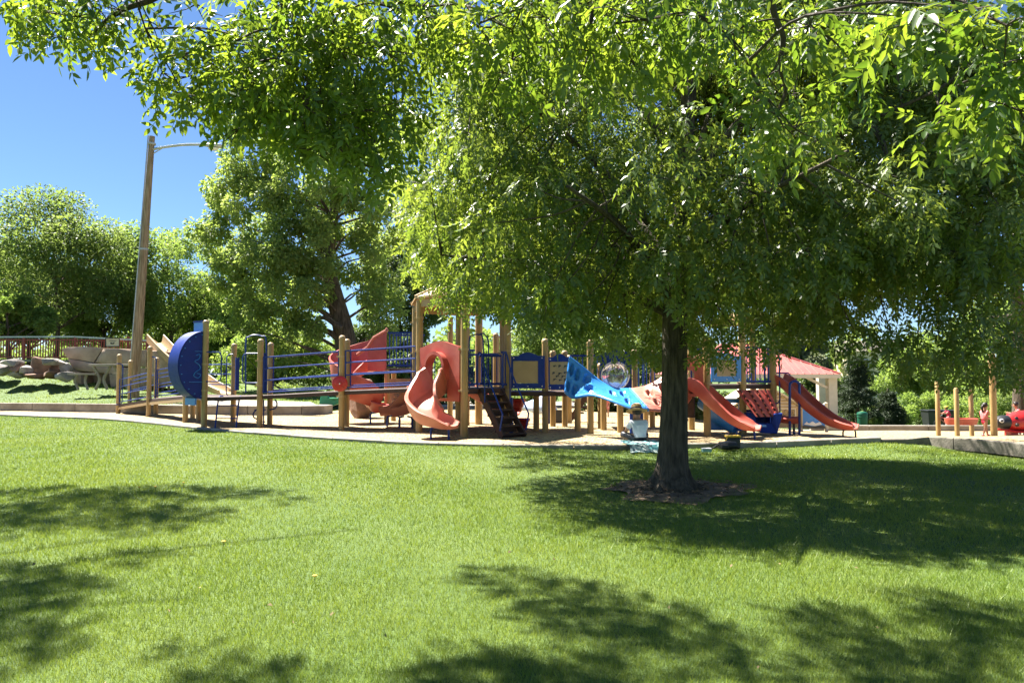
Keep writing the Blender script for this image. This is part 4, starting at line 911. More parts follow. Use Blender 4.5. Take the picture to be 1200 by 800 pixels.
# ---- bins
def gx(px, Y): return W(px, 440, Y).x
Yb = 41; xb = gx(1009.5, Yb); zb = gz(xb, Yb)
TC = thing('trash_can', 'dark green round trash can with a domed lid before the dark conifer', 'trash can', (xb, Yb, zb))
part('body', MB().lathe((xb, Yb, zb), [(.24, 0), (.25, .1), (.27, .72), (.27, .76), (0, .76)], 18), M['dgreen'], TC, True); part('lid', MB().lathe((xb, Yb, zb+.765), [(.285, 0), (.285, .06), (.25, .13), (.12, .17), (0, .18)], 18), M['dgreen'], TC, True)
part('rim', MB().lathe((xb, Yb, zb), [(.28, .62), (.29, .65), (.28, .68)], 18), M['dgreen'], TC)
for px, lab in ((1090, 'left black wheeled bin by the bushes, partly behind a tan post'), (1108, 'right black wheeled bin by the bushes behind the child on the bicycle')):
    x = gx(px, 46); z = gz(x, 46); B = thing('wheeled_bin', lab, 'bin', (x, 46, z), 'black wheeled bins by the bushes')
    part('body', MB().add([(x+sx*w_, 46+sy*w_*1.1, z+h) for h, w_ in ((.12, .33), (1.02, .42)) for sx, sy in ((-1, -1), (1, -1), (1, 1), (-1, 1))], [(0, 1, 5, 4), (1, 2, 6, 5), (2, 3, 7, 6), (3, 0, 4, 7), (3, 2, 1, 0), (4, 5, 6, 7)]), M['black'], B, False, .03)
    part('lid', MB().obox((x, 45.98, z+1.07), (.46, 0, 0), (0, .5, 0), (0, .0, .04)), M['black'], B, False, .02); part('handle', MB().tube([(x-.3, 46.5, z+1.0), (x+.3, 46.5, z+1.0)], .025, 6), M['black'], B, True)
    for s in (-1, 1): part('wheel', MB().lathe((x+s*.4, 45.66, z+.14), [(.0, -.03), (.14, -.03), (.14, .03), (0, .03)], 12, axis=(1, 0, 0)), M['dark'], B, True)
# ---- sand tray between posts, lone post
yt = 20.2; c0 = Vector((gx(1128, yt), yt, gz(12.5, yt)))
ST = thing('sand_tray', 'shallow red tray table held between round tan posts', 'play table', c0)
tz = W(1125, 493, yt).z; k = yt/FPX
part('tray', MB().lathe((gx(1125, yt), yt, tz), [(0, -.11), (.38, -.10), (.42, 0), (.43, .07), (.40, .075), (.38, 0), (0, -.04)], 26, sx=1.0, sy=.75), M['red'], ST, True)
for px, py, top, dy in ((1098, 511, 458, .5), (1120, 514.5, 466, -.32), (1137, 512, 468, .55)):
    Y = yt+dy; x = gx(px, Y); zz = gz(x, Y); o = part('post', MB().lathe((x, Y, 0), [(.06, zz-.1), (.06, W(px, top-10, Y).z), (.04, W(px, top-11.5, Y).z), (0, W(px, top-12, Y).z)], 12), M['post'], ST, True)
x = gx(1163, 20.6); LP = thing('wooden_post', 'tall tan round post with metal clamps behind the walking girl', 'post', (x, 20.6, gz(x, 20.6)))
o = part('post', MB().lathe((x, 20.6, 0), [(.085, gz(x, 20.6)-.1), (.085, W(1163, 415, 20.6).z), (0, W(1163, 414, 20.6).z)], 14), M['post'], LP, True)
for py in (424, 437): part('clamp', MB().lathe((x, 20.6, W(1163, py, 20.6).z), [(.088, -.05), (.105, -.05), (.105, .05), (.088, .05)], 14), M['tanp'], LP)
# ---- things on the grass by the trunk
def hz2(x, y): return hz(x, y)
q = G(748, 529); BLZ = 0.13
bl = MB(); nx_, ny_ = 26, 14; bx0, bx1 = G(730, 526).x, G(797, 526).x
for j in range(ny_+1):
    for i in range(nx_+1):
        u, v = i/nx_, j/ny_; x = bx0+(bx1-bx0)*u+.05*math.sin(v*5)+.12*(1-v)*(.5-u); y = 15.55+1.25*v+.06*math.sin(u*6)
        z = hz(x, y)+.02+.05*abs(noise.noise((x*3.5, y*3.5, .3)))+.02*noise.noise((x*9, y*9, 2))+.125*smooth(15.72, 15.92, y)
        bl.v.append((x, y, z))
bl.f = [(j*(nx_+1)+i, j*(nx_+1)+i+1, (j+1)*(nx_+1)+i+1, (j+1)*(nx_+1)+i) for j in range(ny_) for i in range(nx_)]
m, t, b = nodes('patterned_teal_cloth'); vo = t.nodes.new('ShaderNodeTexVoronoi'); vo.inputs['Scale'].default_value = 6.5; vo.feature = 'SMOOTH_F1'
n_ = noise_(t, 9, 3); L(t, mixc(t, ramp(t, n_, .50, .54), mixc(t, ramp(t, noise_(t, 4.3, 2), .45, .55), (.10, .33, .34), (.45, .52, .48)), (.03, .08, .10)), b.inputs['Base Color']); b.inputs['Roughness'].default_value = .85
o = part('picnic_blanket', bl, m, None, True); o.modifiers.new('thick', 'SOLIDIFY').thickness = .012; tag(o, 'teal and white patterned blanket spread on the grass beside the trunk', 'blanket')
# pink tumbler
p = G(853, 520); p.z = .16; p = Vector((W(853, 517, 16.75).x, 16.75, .09))
TM = thing('tumbler', 'pale pink tumbler cup standing on the concrete kerb right of the trunk', 'cup', p); part('cup', MB().lathe(p, [(0, 0), (.036, 0), (.048, .15), (.05, .16), (0, .16)], 14), M['pinkc'], TM, True); part('lid', MB().lathe(p+Z*.161, [(.052, 0), (.052, .02), (0, .03)], 14), M['white'], TM, True); part('straw', MB().tube([p+Vector((.01, 0, .18)), p+Vector((.02, 0, .25))], .006, 6), M['pinkc'], TM, True)
p = G(873, 531); p = Vector((p.x, 16.2, hz(p.x, 16.2)+.02))
BG = thing('cooler_bag', 'black cooler bag with a yellow top against the kerb', 'bag', p)
part('body', MB().box(p+Z*.13, (.30, .2, .24)), M['black'], BG, False, .03); part('lid', MB().box(p+Z*.275, (.31, .21, .045)), M['yellow'], BG, False, .015); part('strap', MB().tube(spline([p+Vector((-.15, -.1, .24)), p+Vector((-.19, -.14, .17)), p+Vector((-.17, -.12, .05))], 3), .014, 6), M['yellow'], BG, True); part('handle', MB().tube(spline([p+Vector((-.09, 0, .29)), p+Vector((-.05, 0, .34)), p+Vector((.05, 0, .34)), p+Vector((.09, 0, .29))], 3), .012, 6), M['black'], BG, True)
p = G(831, 532); p = Vector((p.x, 15.4, hz(p.x, 15.4)+.04))
FC = thing('food_box', 'small clear mint green food box lying on the shaded grass', 'box', p); part('box', MB().box(p+Z*.03, (.19, .13, .06)), mat('mint_plastic', (.30, .52, .45)), FC, False, .012); part('lid', MB().box(p+Z*.072, (.2, .14, .018)), M['white'], FC, False, .006)
p = Vector((W(847, 526, 15.9).x, 15.9, hz(4.6, 15.9)+.02)); BK = thing('backpack', 'slumped black backpack on the shaded grass left of the cooler bag', 'bag', p)
part('body', MB().lathe(p+Vector((.1, 0, .1)), [(0, -.2), (.1, -.18), (.13, 0), (.11, .18), (0, .22)], 14, sy=.75, axis=(1, .1, 0)), M['black'], BK, True); part('pocket', MB().lathe(p+Vector((.02, -.08, .08)), [(0, -.1), (.06, -.08), (.07, .06), (0, .1)], 10, axis=(1, .1, 0)), M['black'], BK, True); part('strap', MB().tube(spline([p+Vector((-.1, -.05, .12)), p+Vector((-.24, -.1, .05)), p+Vector((-.3, -.08, .02))], 3), .016, 6), M['black'], BK, True)
# ---- dolphin print play tent, arch panel
m, t, b = nodes('blue_white_printed_cloth'); n_ = noise_(t, 3.2, 2); n2_ = noise_(t, 5.5, 2)
L(t, mixc(t, ramp(t, n_, .60, .63), mixc(t, ramp(t, n2_, .55, .62), (.45, .60, .78), (.62, .52, .60)), (.03, .08, .30)), b.inputs['Base Color']); b.inputs['Roughness'].default_value = .8
Yt = 27.5; q = [W(px, py, Yt+dy) for px, py, dy in ((606, 476, 0), (645, 459, .2), (655, 484, .1), (628, 485, -.2))]; pc = W(630, 487, Yt)
TN = thing('play_tent', 'white and blue printed cloth awning stretched below the deck', 'awning', (pc.x, Yt, 0))
gr = MB(); n_ = 10
for j in range(n_+1):
    for i in range(n_+1):
        u, v = i/n_, j/n_; p = q[0].lerp(q[1], u).lerp(q[3].lerp(q[2], u), v); gr.v.append(tuple(p+Vector((0, -.25*math.sin(math.pi*u)*math.sin(math.pi*v), -.08*math.sin(math.pi*u)*math.sin(math.pi*v)))))
gr.f = [(j*(n_+1)+i, j*(n_+1)+i+1, (j+1)*(n_+1)+i+1, (j+1)*(n_+1)+i) for j in range(n_) for i in range(n_)]
part('cloth', gr, m, TN, True).modifiers.new('thick', 'SOLIDIFY').thickness = .01
for a, h in ((q[1], 1), (q[2], 1), (q[0], 1)): part('pole', MB().tube([a, Vector((a.x, a.y, -.05))], .025, 6), M['white'], TN, True)
# ---- white bench in front of the hedge
xb = gx(745, 29.6); BN = thing('park_bench', 'white slatted bench before the dark hedge beyond the seated person', 'bench', (xb, 29.6, 0))
for k in range(3): part('slat', MB().box((xb, 29.8, .62+.12*k), (1.7, .03, .07)), M['white'], BN)
for k in range(3): part('slat', MB().box((xb, 29.45+.12*k, .44), (1.7, .08, .03)), M['white'], BN)
for s in (-1, 1): part('leg', MB().beam((xb+s*.7, 29.45, -.02), (xb+s*.7, 29.45, .43), .05, .05).beam((xb+s*.7, 29.86, -.02), (xb+s*.7, 29.86, .9), .05, .05), M['dark'], BN)
# ---- house far right
HX = thing('house', 'pale house with a low roof glimpsed between the trees at right', 'house', (gx(1035, 95), 95, gz(40, 95)))
hx = gx(1035, 95); part('wall', MB().box((hx, 97, 1.2), (9, 4, 7)), M['cream'], HX); part('roof', MB().prism([(hx-5, 94.6, 4.7), (hx+5, 94.6, 4.7), (hx+3.6, 97, 6.2), (hx-3.6, 97, 6.2)], (0, 3.5, 0)), M['concd'], HX)
for k in (-2.5, 0, 2.5): fr = part('window', MB().box((hx+k, 94.97, 3.2), (1.3, .1, 1.1)), M['white'], HX); part('pane', MB().box((hx+k, 94.9, 3.2), (1.1, .08, .9)), M['dark'], fr)
# ================================================================== PEOPLE
def skin(name, V, E, Rd, m, parent, root=0, sub=2, smooth__=True):
    me = bpy.data.meshes.new(name+'_s'); me.from_pydata([tuple(v) for v in V], E, []); o = bpy.data.objects.new(name+'_s', me); COL.objects.link(o)
    s = o.modifiers.new('skin', 'SKIN'); s.use_smooth_shade = True
    for i, d_ in enumerate(me.skin_vertices[0].data):
        r = Rd[i]; d_.radius = r if isinstance(r, tuple) else (r, r); d_.use_root = (i == root)
    u = o.modifiers.new('sub', 'SUBSURF'); u.levels = sub; u.render_levels = sub
    bpy.context.view_layer.update(); dg = bpy.context.evaluated_depsgraph_get()
    m2 = bpy.data.meshes.new_from_object(o.evaluated_get(dg)); bpy.data.objects.remove(o); bpy.data.meshes.remove(me)
    m2.name = name; m2.transform(Matrix.Translation(-ORG[parent.name])); m2.materials.clear(); m2.materials.append(m)
    m2.polygons.foreach_set('use_smooth', [True]*len(m2.polygons))
    r = bpy.data.objects.new(name, m2); COL.objects.link(r); r.parent = parent; ORG[r.name] = ORG[parent.name]; return r
def person(label, base, H, face, J, tops=None, top_m='tee', bot_m='jeans', bot_len=1.0, sleeve=.5, hair='hair', hair_long=0, hat=None, shoes='white', group=None):
    """J: joints in units of height; x right, y forward, z up. face: heading angle (0 = +Y)"""
    T = thing('person', label, 'person', base, group); Rz = Matrix.Rotation(face, 3, 'Z'); b_ = Vector(base)
    P = {k: b_+Rz @ (Vector(v)*H) for k, v in J.items()}
    names = ['pelvis', 'waist', 'chest', 'neck', 'chin', 'head', 'crown']; rr = dict(pelvis=(.085, .07), waist=(.07, .058), chest=(.085, .066), neck=.032, chin=.05, head=.066, crown=.038)
    V, E, Rd, ix = [], [], [], {}
    def add(k, r, prev=None):
        ix[k] = len(V); V.append(P[k]); Rd.append(tuple(q*H for q in r) if isinstance(r, tuple) else r*H)
        if prev: E.append((ix[prev], ix[k]))
    pv = None
    for k in names: add(k, rr[k], pv); pv = k
    for s in 'LR':
        add('sh'+s, .036, 'chest'); add('el'+s, .027, 'sh'+s); add('wr'+s, .018, 'el'+s)
        add('hip'+s, .058, 'pelvis'); add('kn'+s, .040, 'hip'+s); add('an'+s, .025, 'kn'+s); add('to'+s, .020, 'an'+s)
        d = (P['wr'+s]-P['el'+s]).normalized(); a = d.cross(Z); a = a.normalized() if a.length > .1 else Vector((1, 0, 0))
        P['pa'+s] = P['wr'+s]+d*.035*H; add('pa'+s, .017, 'wr'+s)
        for i, ln in enumerate((.034, .040, .043, .038, .030)):
            st_ = -1 if s == 'L' else 1
            if i == 0: f1 = P['pa'+s]-d*.012*H+a*.024*H; f2 = f1+(d*.8+a*.5-Z*.1).normalized()*.022*H
            else: f1 = P['pa'+s]+a*(.020-.0125*(i-1))*H+d*.014*H; f2 = f1+(d-Z*.35).normalized()*ln*H*.7
            P[f'f{s}{i}'] = f1; P[f'g{s}{i}'] = f2; add(f'f{s}{i}', .0062, 'pa'+s); add(f'g{s}{i}', .0052, f'f{s}{i}')
    body = skin('body', V, E, Rd, M['skin'], T, 0, 2)
    fw = Rz @ Vector(J.get('gaze', (0, 1, 0))); fw.normalize(); sd = fw.cross(Z).normalized(); up = sd.cross(fw)
    hd = P['head']
    face_ = MB().lathe(hd+fw*.066*H-up*.006*H, [(0, -.012*H), (.011*H, -.01*H), (.006*H, .004*H), (0, .016*H)], 8, axis=up+fw*.3); part('nose', face_, M['skin'], body, True)
    for s in (-1, 1):
        part('eye', MB().lathe(hd+fw*.060*H+sd*s*.026*H+up*.010*H, [(0, -.004*H), (.009*H, 0), (0, .005*H)], 8, axis=fw), M['dark'], body, True)
        part('ear', MB().lathe(hd+sd*s*.064*H, [(0, -.005*H), (.017*H, 0), (0, .006*H)], 8, axis=sd*s), M['skin'], body, True)
    part('mouth', MB().tube([hd+fw*.060*H-up*.034*H+sd*.018*H, hd+fw*.064*H-up*.037*H, hd+fw*.060*H-up*.034*H-sd*.018*H], .005*H, 5), M['pinkc'], body, True)
    hm = MB(); c = hd-fw*.014*H+up*.010*H; vs = []
    for i in range(11):
        for j in range(18):
            th = math.pi*i/10*.94; ph = 2*math.pi*j/18; d = sd*math.sin(th)*math.cos(ph)+fw*math.sin(th)*math.sin(ph)+up*math.cos(th)
            lim = .074*H*(1+.04*math.sin(9*ph+i)); 
            if d.dot(fw) > .35 and d.dot(up) < .45: lim *= .80
            vs.append(c+d*lim)
    hm.add(vs, [(i*18+j, i*18+(j+1) % 18, (i+1)*18+(j+1) % 18, (i+1)*18+j) for i in range(10) for j in range(18)]); ho = part('hair', hm, M[hair], T, True)
    if hair_long: part('hair_tail', MB().tube(spline([c-fw*.06*H, c-fw*.10*H-up*.06*H, c-fw*.08*H-up*(.06+hair_long)*H], 4), [.03*H]*3+[.034*H]*3+[.028*H, .02*H, .01*H], 8), M[hair], ho, True)
    # shirt, trousers
    def garment(name, keys, mt, k=1.16, root=None):
        V2, R2, id2, E2 = [], [], {}, []
        for (kk, pos, r) in keys: id2[kk] = len(V2); V2.append(pos); R2.append(tuple(q*H*k for q in r) if isinstance(r, tuple) else r*H*k)
        return V2, R2, id2
    V2 = [P['pelvis'].lerp(P['waist'], .2), P['waist'], P['chest'], P['chest'].lerp(P['neck'], .62)]; R2 = [(.094*H, .08*H), (.094*H, .08*H), (.102*H, .084*H), .044*H]; E2 = [(0, 1), (1, 2), (2, 3)]
    for s in 'LR':
        n0 = len(V2); V2 += [P['sh'+s], P['sh'+s].lerp(P['el'+s], max(.12, sleeve))]; R2 += [.050*H, .045*H]; E2 += [(2, n0), (n0, n0+1)]
    skin('shirt', V2, E2, R2, M[top_m], T, 1, 2)
    V2 = [P['pelvis'].lerp(P['waist'], .3), P['pelvis']]; R2 = [(.086*H, .072*H), (.098*H, .082*H)]; E2 = [(0, 1)]
    for s in 'LR':
        n0 = len(V2); V2 += [P['hip'+s], P['hip'+s].lerp(P['kn'+s], min(1, bot_len*2)*.98)]; R2 += [.068*H, .052*H]; E2 += [(1, n0), (n0, n0+1)]
        if bot_len > .5: V2.append(P['kn'+s].lerp(P['an'+s], (bot_len-.5)*1.9)); R2.append(.040*H); E2.append((n0+1, n0+2))
    skin('trousers', V2, E2, R2, M[bot_m], T, 1, 2)
    if shoes:
        for s in 'LR': part('shoe', MB().lathe(P['an'+s].lerp(P['to'+s], .5)-Z*.008*H, [(0, -.07*H), (.026*H, -.06*H), (.03*H, 0), (.026*H, .05*H), (0, .07*H)], 10, axis=P['to'+s]-P['an'+s]), M[shoes], T, True)
    if hat == 'brim':
        tq = (up-fw*.12+sd*.1).normalized(); hh = MB().lathe(c+up*.02*H, [(.155*H, -.022*H), (.16*H, -.012*H), (.09*H, .008*H), (.082*H, .03*H), (.076*H, .075*H), (.05*H, .095*H), (0, .1*H)], 22, axis=tq, sy=.95); hobj = part('hat', hh, M['straw'], T, True)
        part('hat_band', MB().lathe(c+up*.02*H, [(.0865*H, .010*H), (.090*H, .012*H), (.086*H, .034*H), (.08*H, .034*H)], 22, axis=tq, sy=.95), M['dark'], hobj, True)
    if hat in ('yellow', 'blue'):
        part('cap', MB().lathe(c+up*.015*H, [(.084*H, 0), (.082*H, .03*H), (.06*H, .062*H), (0, .078*H)], 16, axis=up), M['yellow' if hat == 'yellow' else 'bluep'], T, True)
    return T
J = dict(pelvis=(0, 0, .06), waist=(0, .02, .15), chest=(0, .05, .25), neck=(0, .085, .335), chin=(0, .105, .375), head=(0, .125, .43), crown=(0, .11, .475),
         shL=(-.105, .06, .285), elL=(-.16, .14, .165), wrL=(-.12, .27, .10), shR=(.105, .06, .285), elR=(.15, .14, .15), wrR=(.09, .27, .12),
         hipL=(-.06, .03, .055), knL=(-.20, .24, .11), anL=(.02, .30, .035), toL=(.08, .34, .03), hipR=(.06, .03, .055), knR=(.20, .25, .10), anR=(-.02, .36, .035), toR=(-.08, .40, .03), gaze=(-.15, 1, -.45))
ps = Vector((W(750, 520, 16.75).x, 16.75, .10))
person('person in a white tee and straw sun hat sitting beside the trunk', ps, 1.55, R(12), J, top_m='tee', bot_m='dark', bot_len=.9, sleeve=.75, hat='brim', shoes='dark')
J = dict(pelvis=(0, 0, .47), waist=(0, .01, .56), chest=(0, .02, .655), neck=(0, .02, .745), chin=(0, .04, .785), head=(0, .05, .865), crown=(0, .035, .935),
         shL=(-.10, .02, .69), elL=(-.12, .09, .565), wrL=(-.10, .22, .50), shR=(.10, .01, .69), elR=(.13, .12, .58), wrR=(.11, .26, .48),
         hipL=(-.05, 0, .45), knL=(-.055, .10, .255), anL=(-.055, .15, .045), toL=(-.055, .23, .02), hipR=(.05, 0, .45), knR=(.055, -.02, .25), anR=(.055, -.12, .055), toR=(.055, -.05, .02))
q = G(1153, 517); Yg = 21.0; pg = Vector((gx(1152, Yg), Yg, gz(gx(1152, Yg), Yg)))
person('child with long dark hair in a pink top and red shorts walking towards the ladybug', pg, 1.02, R(-78), J, top_m='pinkc', bot_m='hotpink', bot_len=.28, sleeve=.15, hair_long=.16, shoes='red2')
# ladybug rider
Yl = 21.3; cx0 = gx(1190, Yl); k = Yl/FPX; lz = W(1190, 494, Yl).z; zg = gz(cx0, Yl)
LB = thing('ladybug_rider', 'large glossy red ladybug ride with black spots and a black head', 'spring rider', (cx0, Yl, zg))
body = part('body', MB().lathe((gx(1177, Yl), Yl, lz-.02), [(.0, -.02), (.17, 0), (.25, .12), (.31, .4), (.31, .65), (.22, .9), (0, 1.0)], 22, sx=1.0, sy=1.0, axis=(1, 0, .06)), M['red2'], LB, True)
head = part('head', MB().lathe((gx(1163.5, Yl), Yl, lz-.02), [(0, 0), (.12, .03), (.185, .13), (.2, .25), (.2, .38), (0, .4)], 18, axis=(1, 0, .03)), M['black'], LB, True)
part('eye', MB().lathe((gx(1168, Yl), Yl-.165, lz+.04), [(0, .025), (.045, .022), (.06, 0), (0, -.02)], 12, axis=(-.4, -1, .2)), M['white'], head, True); part('pupil', MB().lathe((gx(1167.6, Yl), Yl-.188, lz+.04), [(0, .012), (.02, .01), (.03, 0)], 10, axis=(-.4, -1, .2)), M['black'], head, True)
part('chin_strip', MB().tube(spline([(gx(1165, Yl), Yl-.1, lz-.2), (gx(1174, Yl), Yl-.17, lz-.23), (gx(1185, Yl), Yl-.27, lz-.27), (gx(1203, Yl), Yl-.27, lz-.27)], 3), .03, 6), M['red2'], LB, True)
for px, py, r in ((1183.5, 497, .058), (1194.5, 501, .072), (1194, 491.5, .05), (1183, 489, .045), (1203, 495, .07), (1209, 490, .06)):
    qx = gx(px, Yl); qz = lz+(494-py)*k; rr_ = .30 if px > 1185 else .27; dz = max(-.9, min(.9, (qz-lz-.02)/rr_)); yy = Yl-rr_*math.sqrt(1-dz*dz)
    nrm_ = Vector((0, yy-Yl, qz-lz)).normalized(); part('spot', MB().lathe((qx, yy, qz), [(0, .02), (r*.8, .014), (r, -.02)], 14, axis=nrm_), M['black'], body, True)
part('foot_box', MB().box((gx(1183, Yl), Yl, lz-.33), (.22, .3, .16)), M['red2'], LB, False, .02)
for s in (-.12, .12): part('spring', MB().tube([Vector((gx(1191, Yl)+s*2+.06*math.cos(i*.9), Yl+.06*math.sin(i*.9), zg+i*(lz-.22-zg)/24)) for i in range(25)], .016, 5), M['dark'], LB, True)
J = dict(pelvis=(0, 0, .47), waist=(0, .03, .56), chest=(0, .07, .65), neck=(0, .09, .74), chin=(0, .12, .775), head=(0, .14, .85), crown=(0, .12, .92),
         shL=(-.10, .08, .68), elL=(-.15, .18, .60), wrL=(-.10, .30, .62), shR=(.10, .08, .68), elR=(.16, .16, .59), wrR=(.10, .28, .62),
         hipL=(-.05, 0, .45), knL=(-.07, .10, .26), anL=(-.06, .04, .05), toL=(-.06, .12, .02), hipR=(.05, 0, .45), knR=(.06, .06, .25), anR=(.06, -.08, .07), toR=(.06, .0, .025))
Yk = 21.75; pk = Vector((gx(1195.5, Yk), Yk, gz(gx(1195, Yk), Yk)))
person('dark-haired child in blue trousers leaning over the ladybug ride at the photo edge', pk, 1.08, R(62), J, top_m='pinkc', bot_m='jeans', bot_len=1.0, sleeve=.1, shoes='dark')
# child on bicycle
Yc = 38.0; xc = gx(1108, Yc); zc = gz(xc, Yc); BC = thing('bicycle', 'small pink bicycle ridden by the child in the yellow helmet', 'bicycle', (xc, Yc, zc))
for dx in (-.42, .38):
    wv = part('wheel', MB().tube([Vector((xc+dx+.24*math.cos(a), Yc, zc+.25+.24*math.sin(a))) for a in np.linspace(0, 2*math.pi, 21)], .022, 6), M['black'], BC, True)
    for i in range(6): part('spoke', MB().tube([(xc+dx, Yc, zc+.25), (xc+dx+.23*math.cos(i), Yc, zc+.25+.23*math.sin(i))], .006, 4), M['steel'], wv)
part('frame', MB().tube([(xc-.42, Yc, zc+.25), (xc-.34, Yc, zc+.62), (xc+.14, Yc, zc+.5), (xc+.38, Yc, zc+.25), (xc-.02, Yc, zc+.26), (xc-.34, Yc, zc+.55)], .022, 6).tube([(xc-.02, Yc, zc+.26), (xc+.15, Yc, zc+.58)], .02, 6), M['pinkc'], BC, True)
part('handlebar', MB().tube([(xc-.34, Yc-.22, zc+.74), (xc-.36, Yc, zc+.66), (xc-.34, Yc+.22, zc+.74)], .016, 6), M['steel'], BC, True); part('saddle', MB().box((xc+.16, Yc, zc+.60), (.2, .12, .05)), M['black'], BC, False, .02)
J = dict(pelvis=(0, 0, .56), waist=(0, .03, .65), chest=(0, .08, .74), neck=(0, .10, .82), chin=(0, .13, .855), head=(0, .14, .925), crown=(0, .12, .985),
         shL=(-.10, .09, .77), elL=(-.15, .22, .69), wrL=(-.16, .36, .68), shR=(.10, .09, .77), elR=(.15, .22, .69), wrR=(.16, .36, .68),
         hipL=(-.05, 0, .54), knL=(-.06, .20, .45), anL=(-.08, .14, .22), toL=(-.08, .22, .19), hipR=(.05, 0, .54), knR=(.06, .17, .36), anR=(.08, .10, .11), toR=(.08, .18, .08))
person('child in a hot pink top and yellow helmet riding a small bicycle', (xc+.14, Yc, zc+.02), 1.15, R(90), J, top_m='hotpink', bot_m='pinkc', bot_len=.5, hat='yellow', shoes='white')
J = dict(pelvis=(0, 0, .47), waist=(0, .0, .56), chest=(0, .01, .655), neck=(0, .02, .745), chin=(0, .04, .785), head=(0, .04, .86), crown=(0, .03, .93),
         shL=(-.10, .01, .69), elL=(-.12, .02, .555), wrL=(-.11, .08, .44), shR=(.10, .01, .69), elR=(.12, .02, .555), wrR=(.11, .08, .44),
         hipL=(-.05, 0, .45), knL=(-.055, .02, .25), anL=(-.055, .0, .045), toL=(-.055, .08, .02), hipR=(.05, 0, .45), knR=(.055, .04, .25), anR=(.055, .04, .045), toR=(.055, .12, .02))
person('small child with a blue hat and pink top standing far behind the climbing chute', (gx(711, 28.5), 28.5, gz(3, 28.5)), .98, R(150), J, top_m='pinkc', bot_m='pinkc', bot_len=.4, hat='blue', shoes='dark')

for px, py, wh in ((215, 571, 'rightmost of the three yellow dandelions in the far left patch of lawn'), (182, 577, 'middle one of the three yellow dandelions in the far left patch of lawn'), (163, 578, 'leftmost of the three yellow dandelions in the far left patch of lawn'), (369, 681, 'yellow dandelion in the sunny lawn, nearest to the viewer'), (262, 640, 'lone yellow dandelion midway down the lawn at left')):
    q = G(px, py); q.z = hz(q.x, q.y)
    D_ = thing('dandelion', wh, 'flower', q, 'dandelions in the lawn')
    part('stem', MB().tube([q-Z*.01, q+Z*.06], .003, 5), M['leafD'], D_, True); part('flower_head', MB().lathe(q+Z*.06, [(0, -.006), (.014, 0), (.019, .008), (.010, .013), (0, .012)], 10), M['yellow'], D_, True)
# ================================================================== TREES
def unit(a): return a/np.maximum(np.linalg.norm(a, axis=-1, keepdims=True), 1e-9)
def template(seed, hi, nl=7, ll=.38, lw=.155):
    r = np.random.default_rng(seed); V = []; F = []
    def leaflet(p, d, n, l, w_):
        s = np.cross(n, d); s /= np.linalg.norm(s); b0 = len(V); c = -n*l*.14
        if hi:
            V.extend([p, p+d*l*.28-s*w_*.46+n*w_*.12+c*.2, p+d*l*.62-s*w_*.40+n*w_*.10+c*.5, p+d*l+c, p+d*l*.62+s*w_*.40+n*w_*.10+c*.5, p+d*l*.28+s*w_*.46+n*w_*.12+c*.2])
            F.extend([[b0, b0+1, b0+2, b0+3], [b0, b0+3, b0+4, b0+5]])
        else:
            V.extend([p, p+d*l*.42-s*w_*.5+n*w_*.14, p+d*l+c, p+d*l*.42+s*w_*.5+n*w_*.14]); F.append([b0, b0+1, b0+2, b0+3])
    def pt(t): return np.array([t, 0, -.16*t*t])
    ts = np.linspace(.28, .86, (nl-1)//2)
    for t in ts:
        for sg in (-1, 1):
            an = math.radians(r.uniform(38, 62)); d = np.array([math.cos(an), sg*math.sin(an), -r.uniform(.1, .5)]); d /= np.linalg.norm(d)
            n = np.array([r.uniform(-.35, .35), r.uniform(-.35, .35), 1]); n -= d*n.dot(d); n /= np.linalg.norm(n)
            leaflet(pt(t+r.uniform(-.03, .03)), d, n, ll*r.uniform(.8, 1.15), lw*r.uniform(.85, 1.15))
    d = np.array([1, 0, -.35]); d /= np.linalg.norm(d); n = np.array([.3, r.uniform(-.3, .3), 1]); n -= d*n.dot(d); n /= np.linalg.norm(n)
    leaflet(pt(1.0), d, n, ll*1.1, lw*1.1)
    b0 = len(V); q = .010
    V.extend([np.array([0, -q, 0]), np.array([0, q, 0]), pt(1.0)+[0, q, 0], pt(1.0)-[0, q, 0]]); F.append([b0, b0+1, b0+2, b0+3])
    return np.array(V), np.array(F)
def frames(D, up_jit=.55):
    N = np.array([0, 0, 1.0])+RNG.normal(0, up_jit, D.shape); N -= D*(N*D).sum(1, keepdims=True); N = unit(N); return np.cross(N, D), N
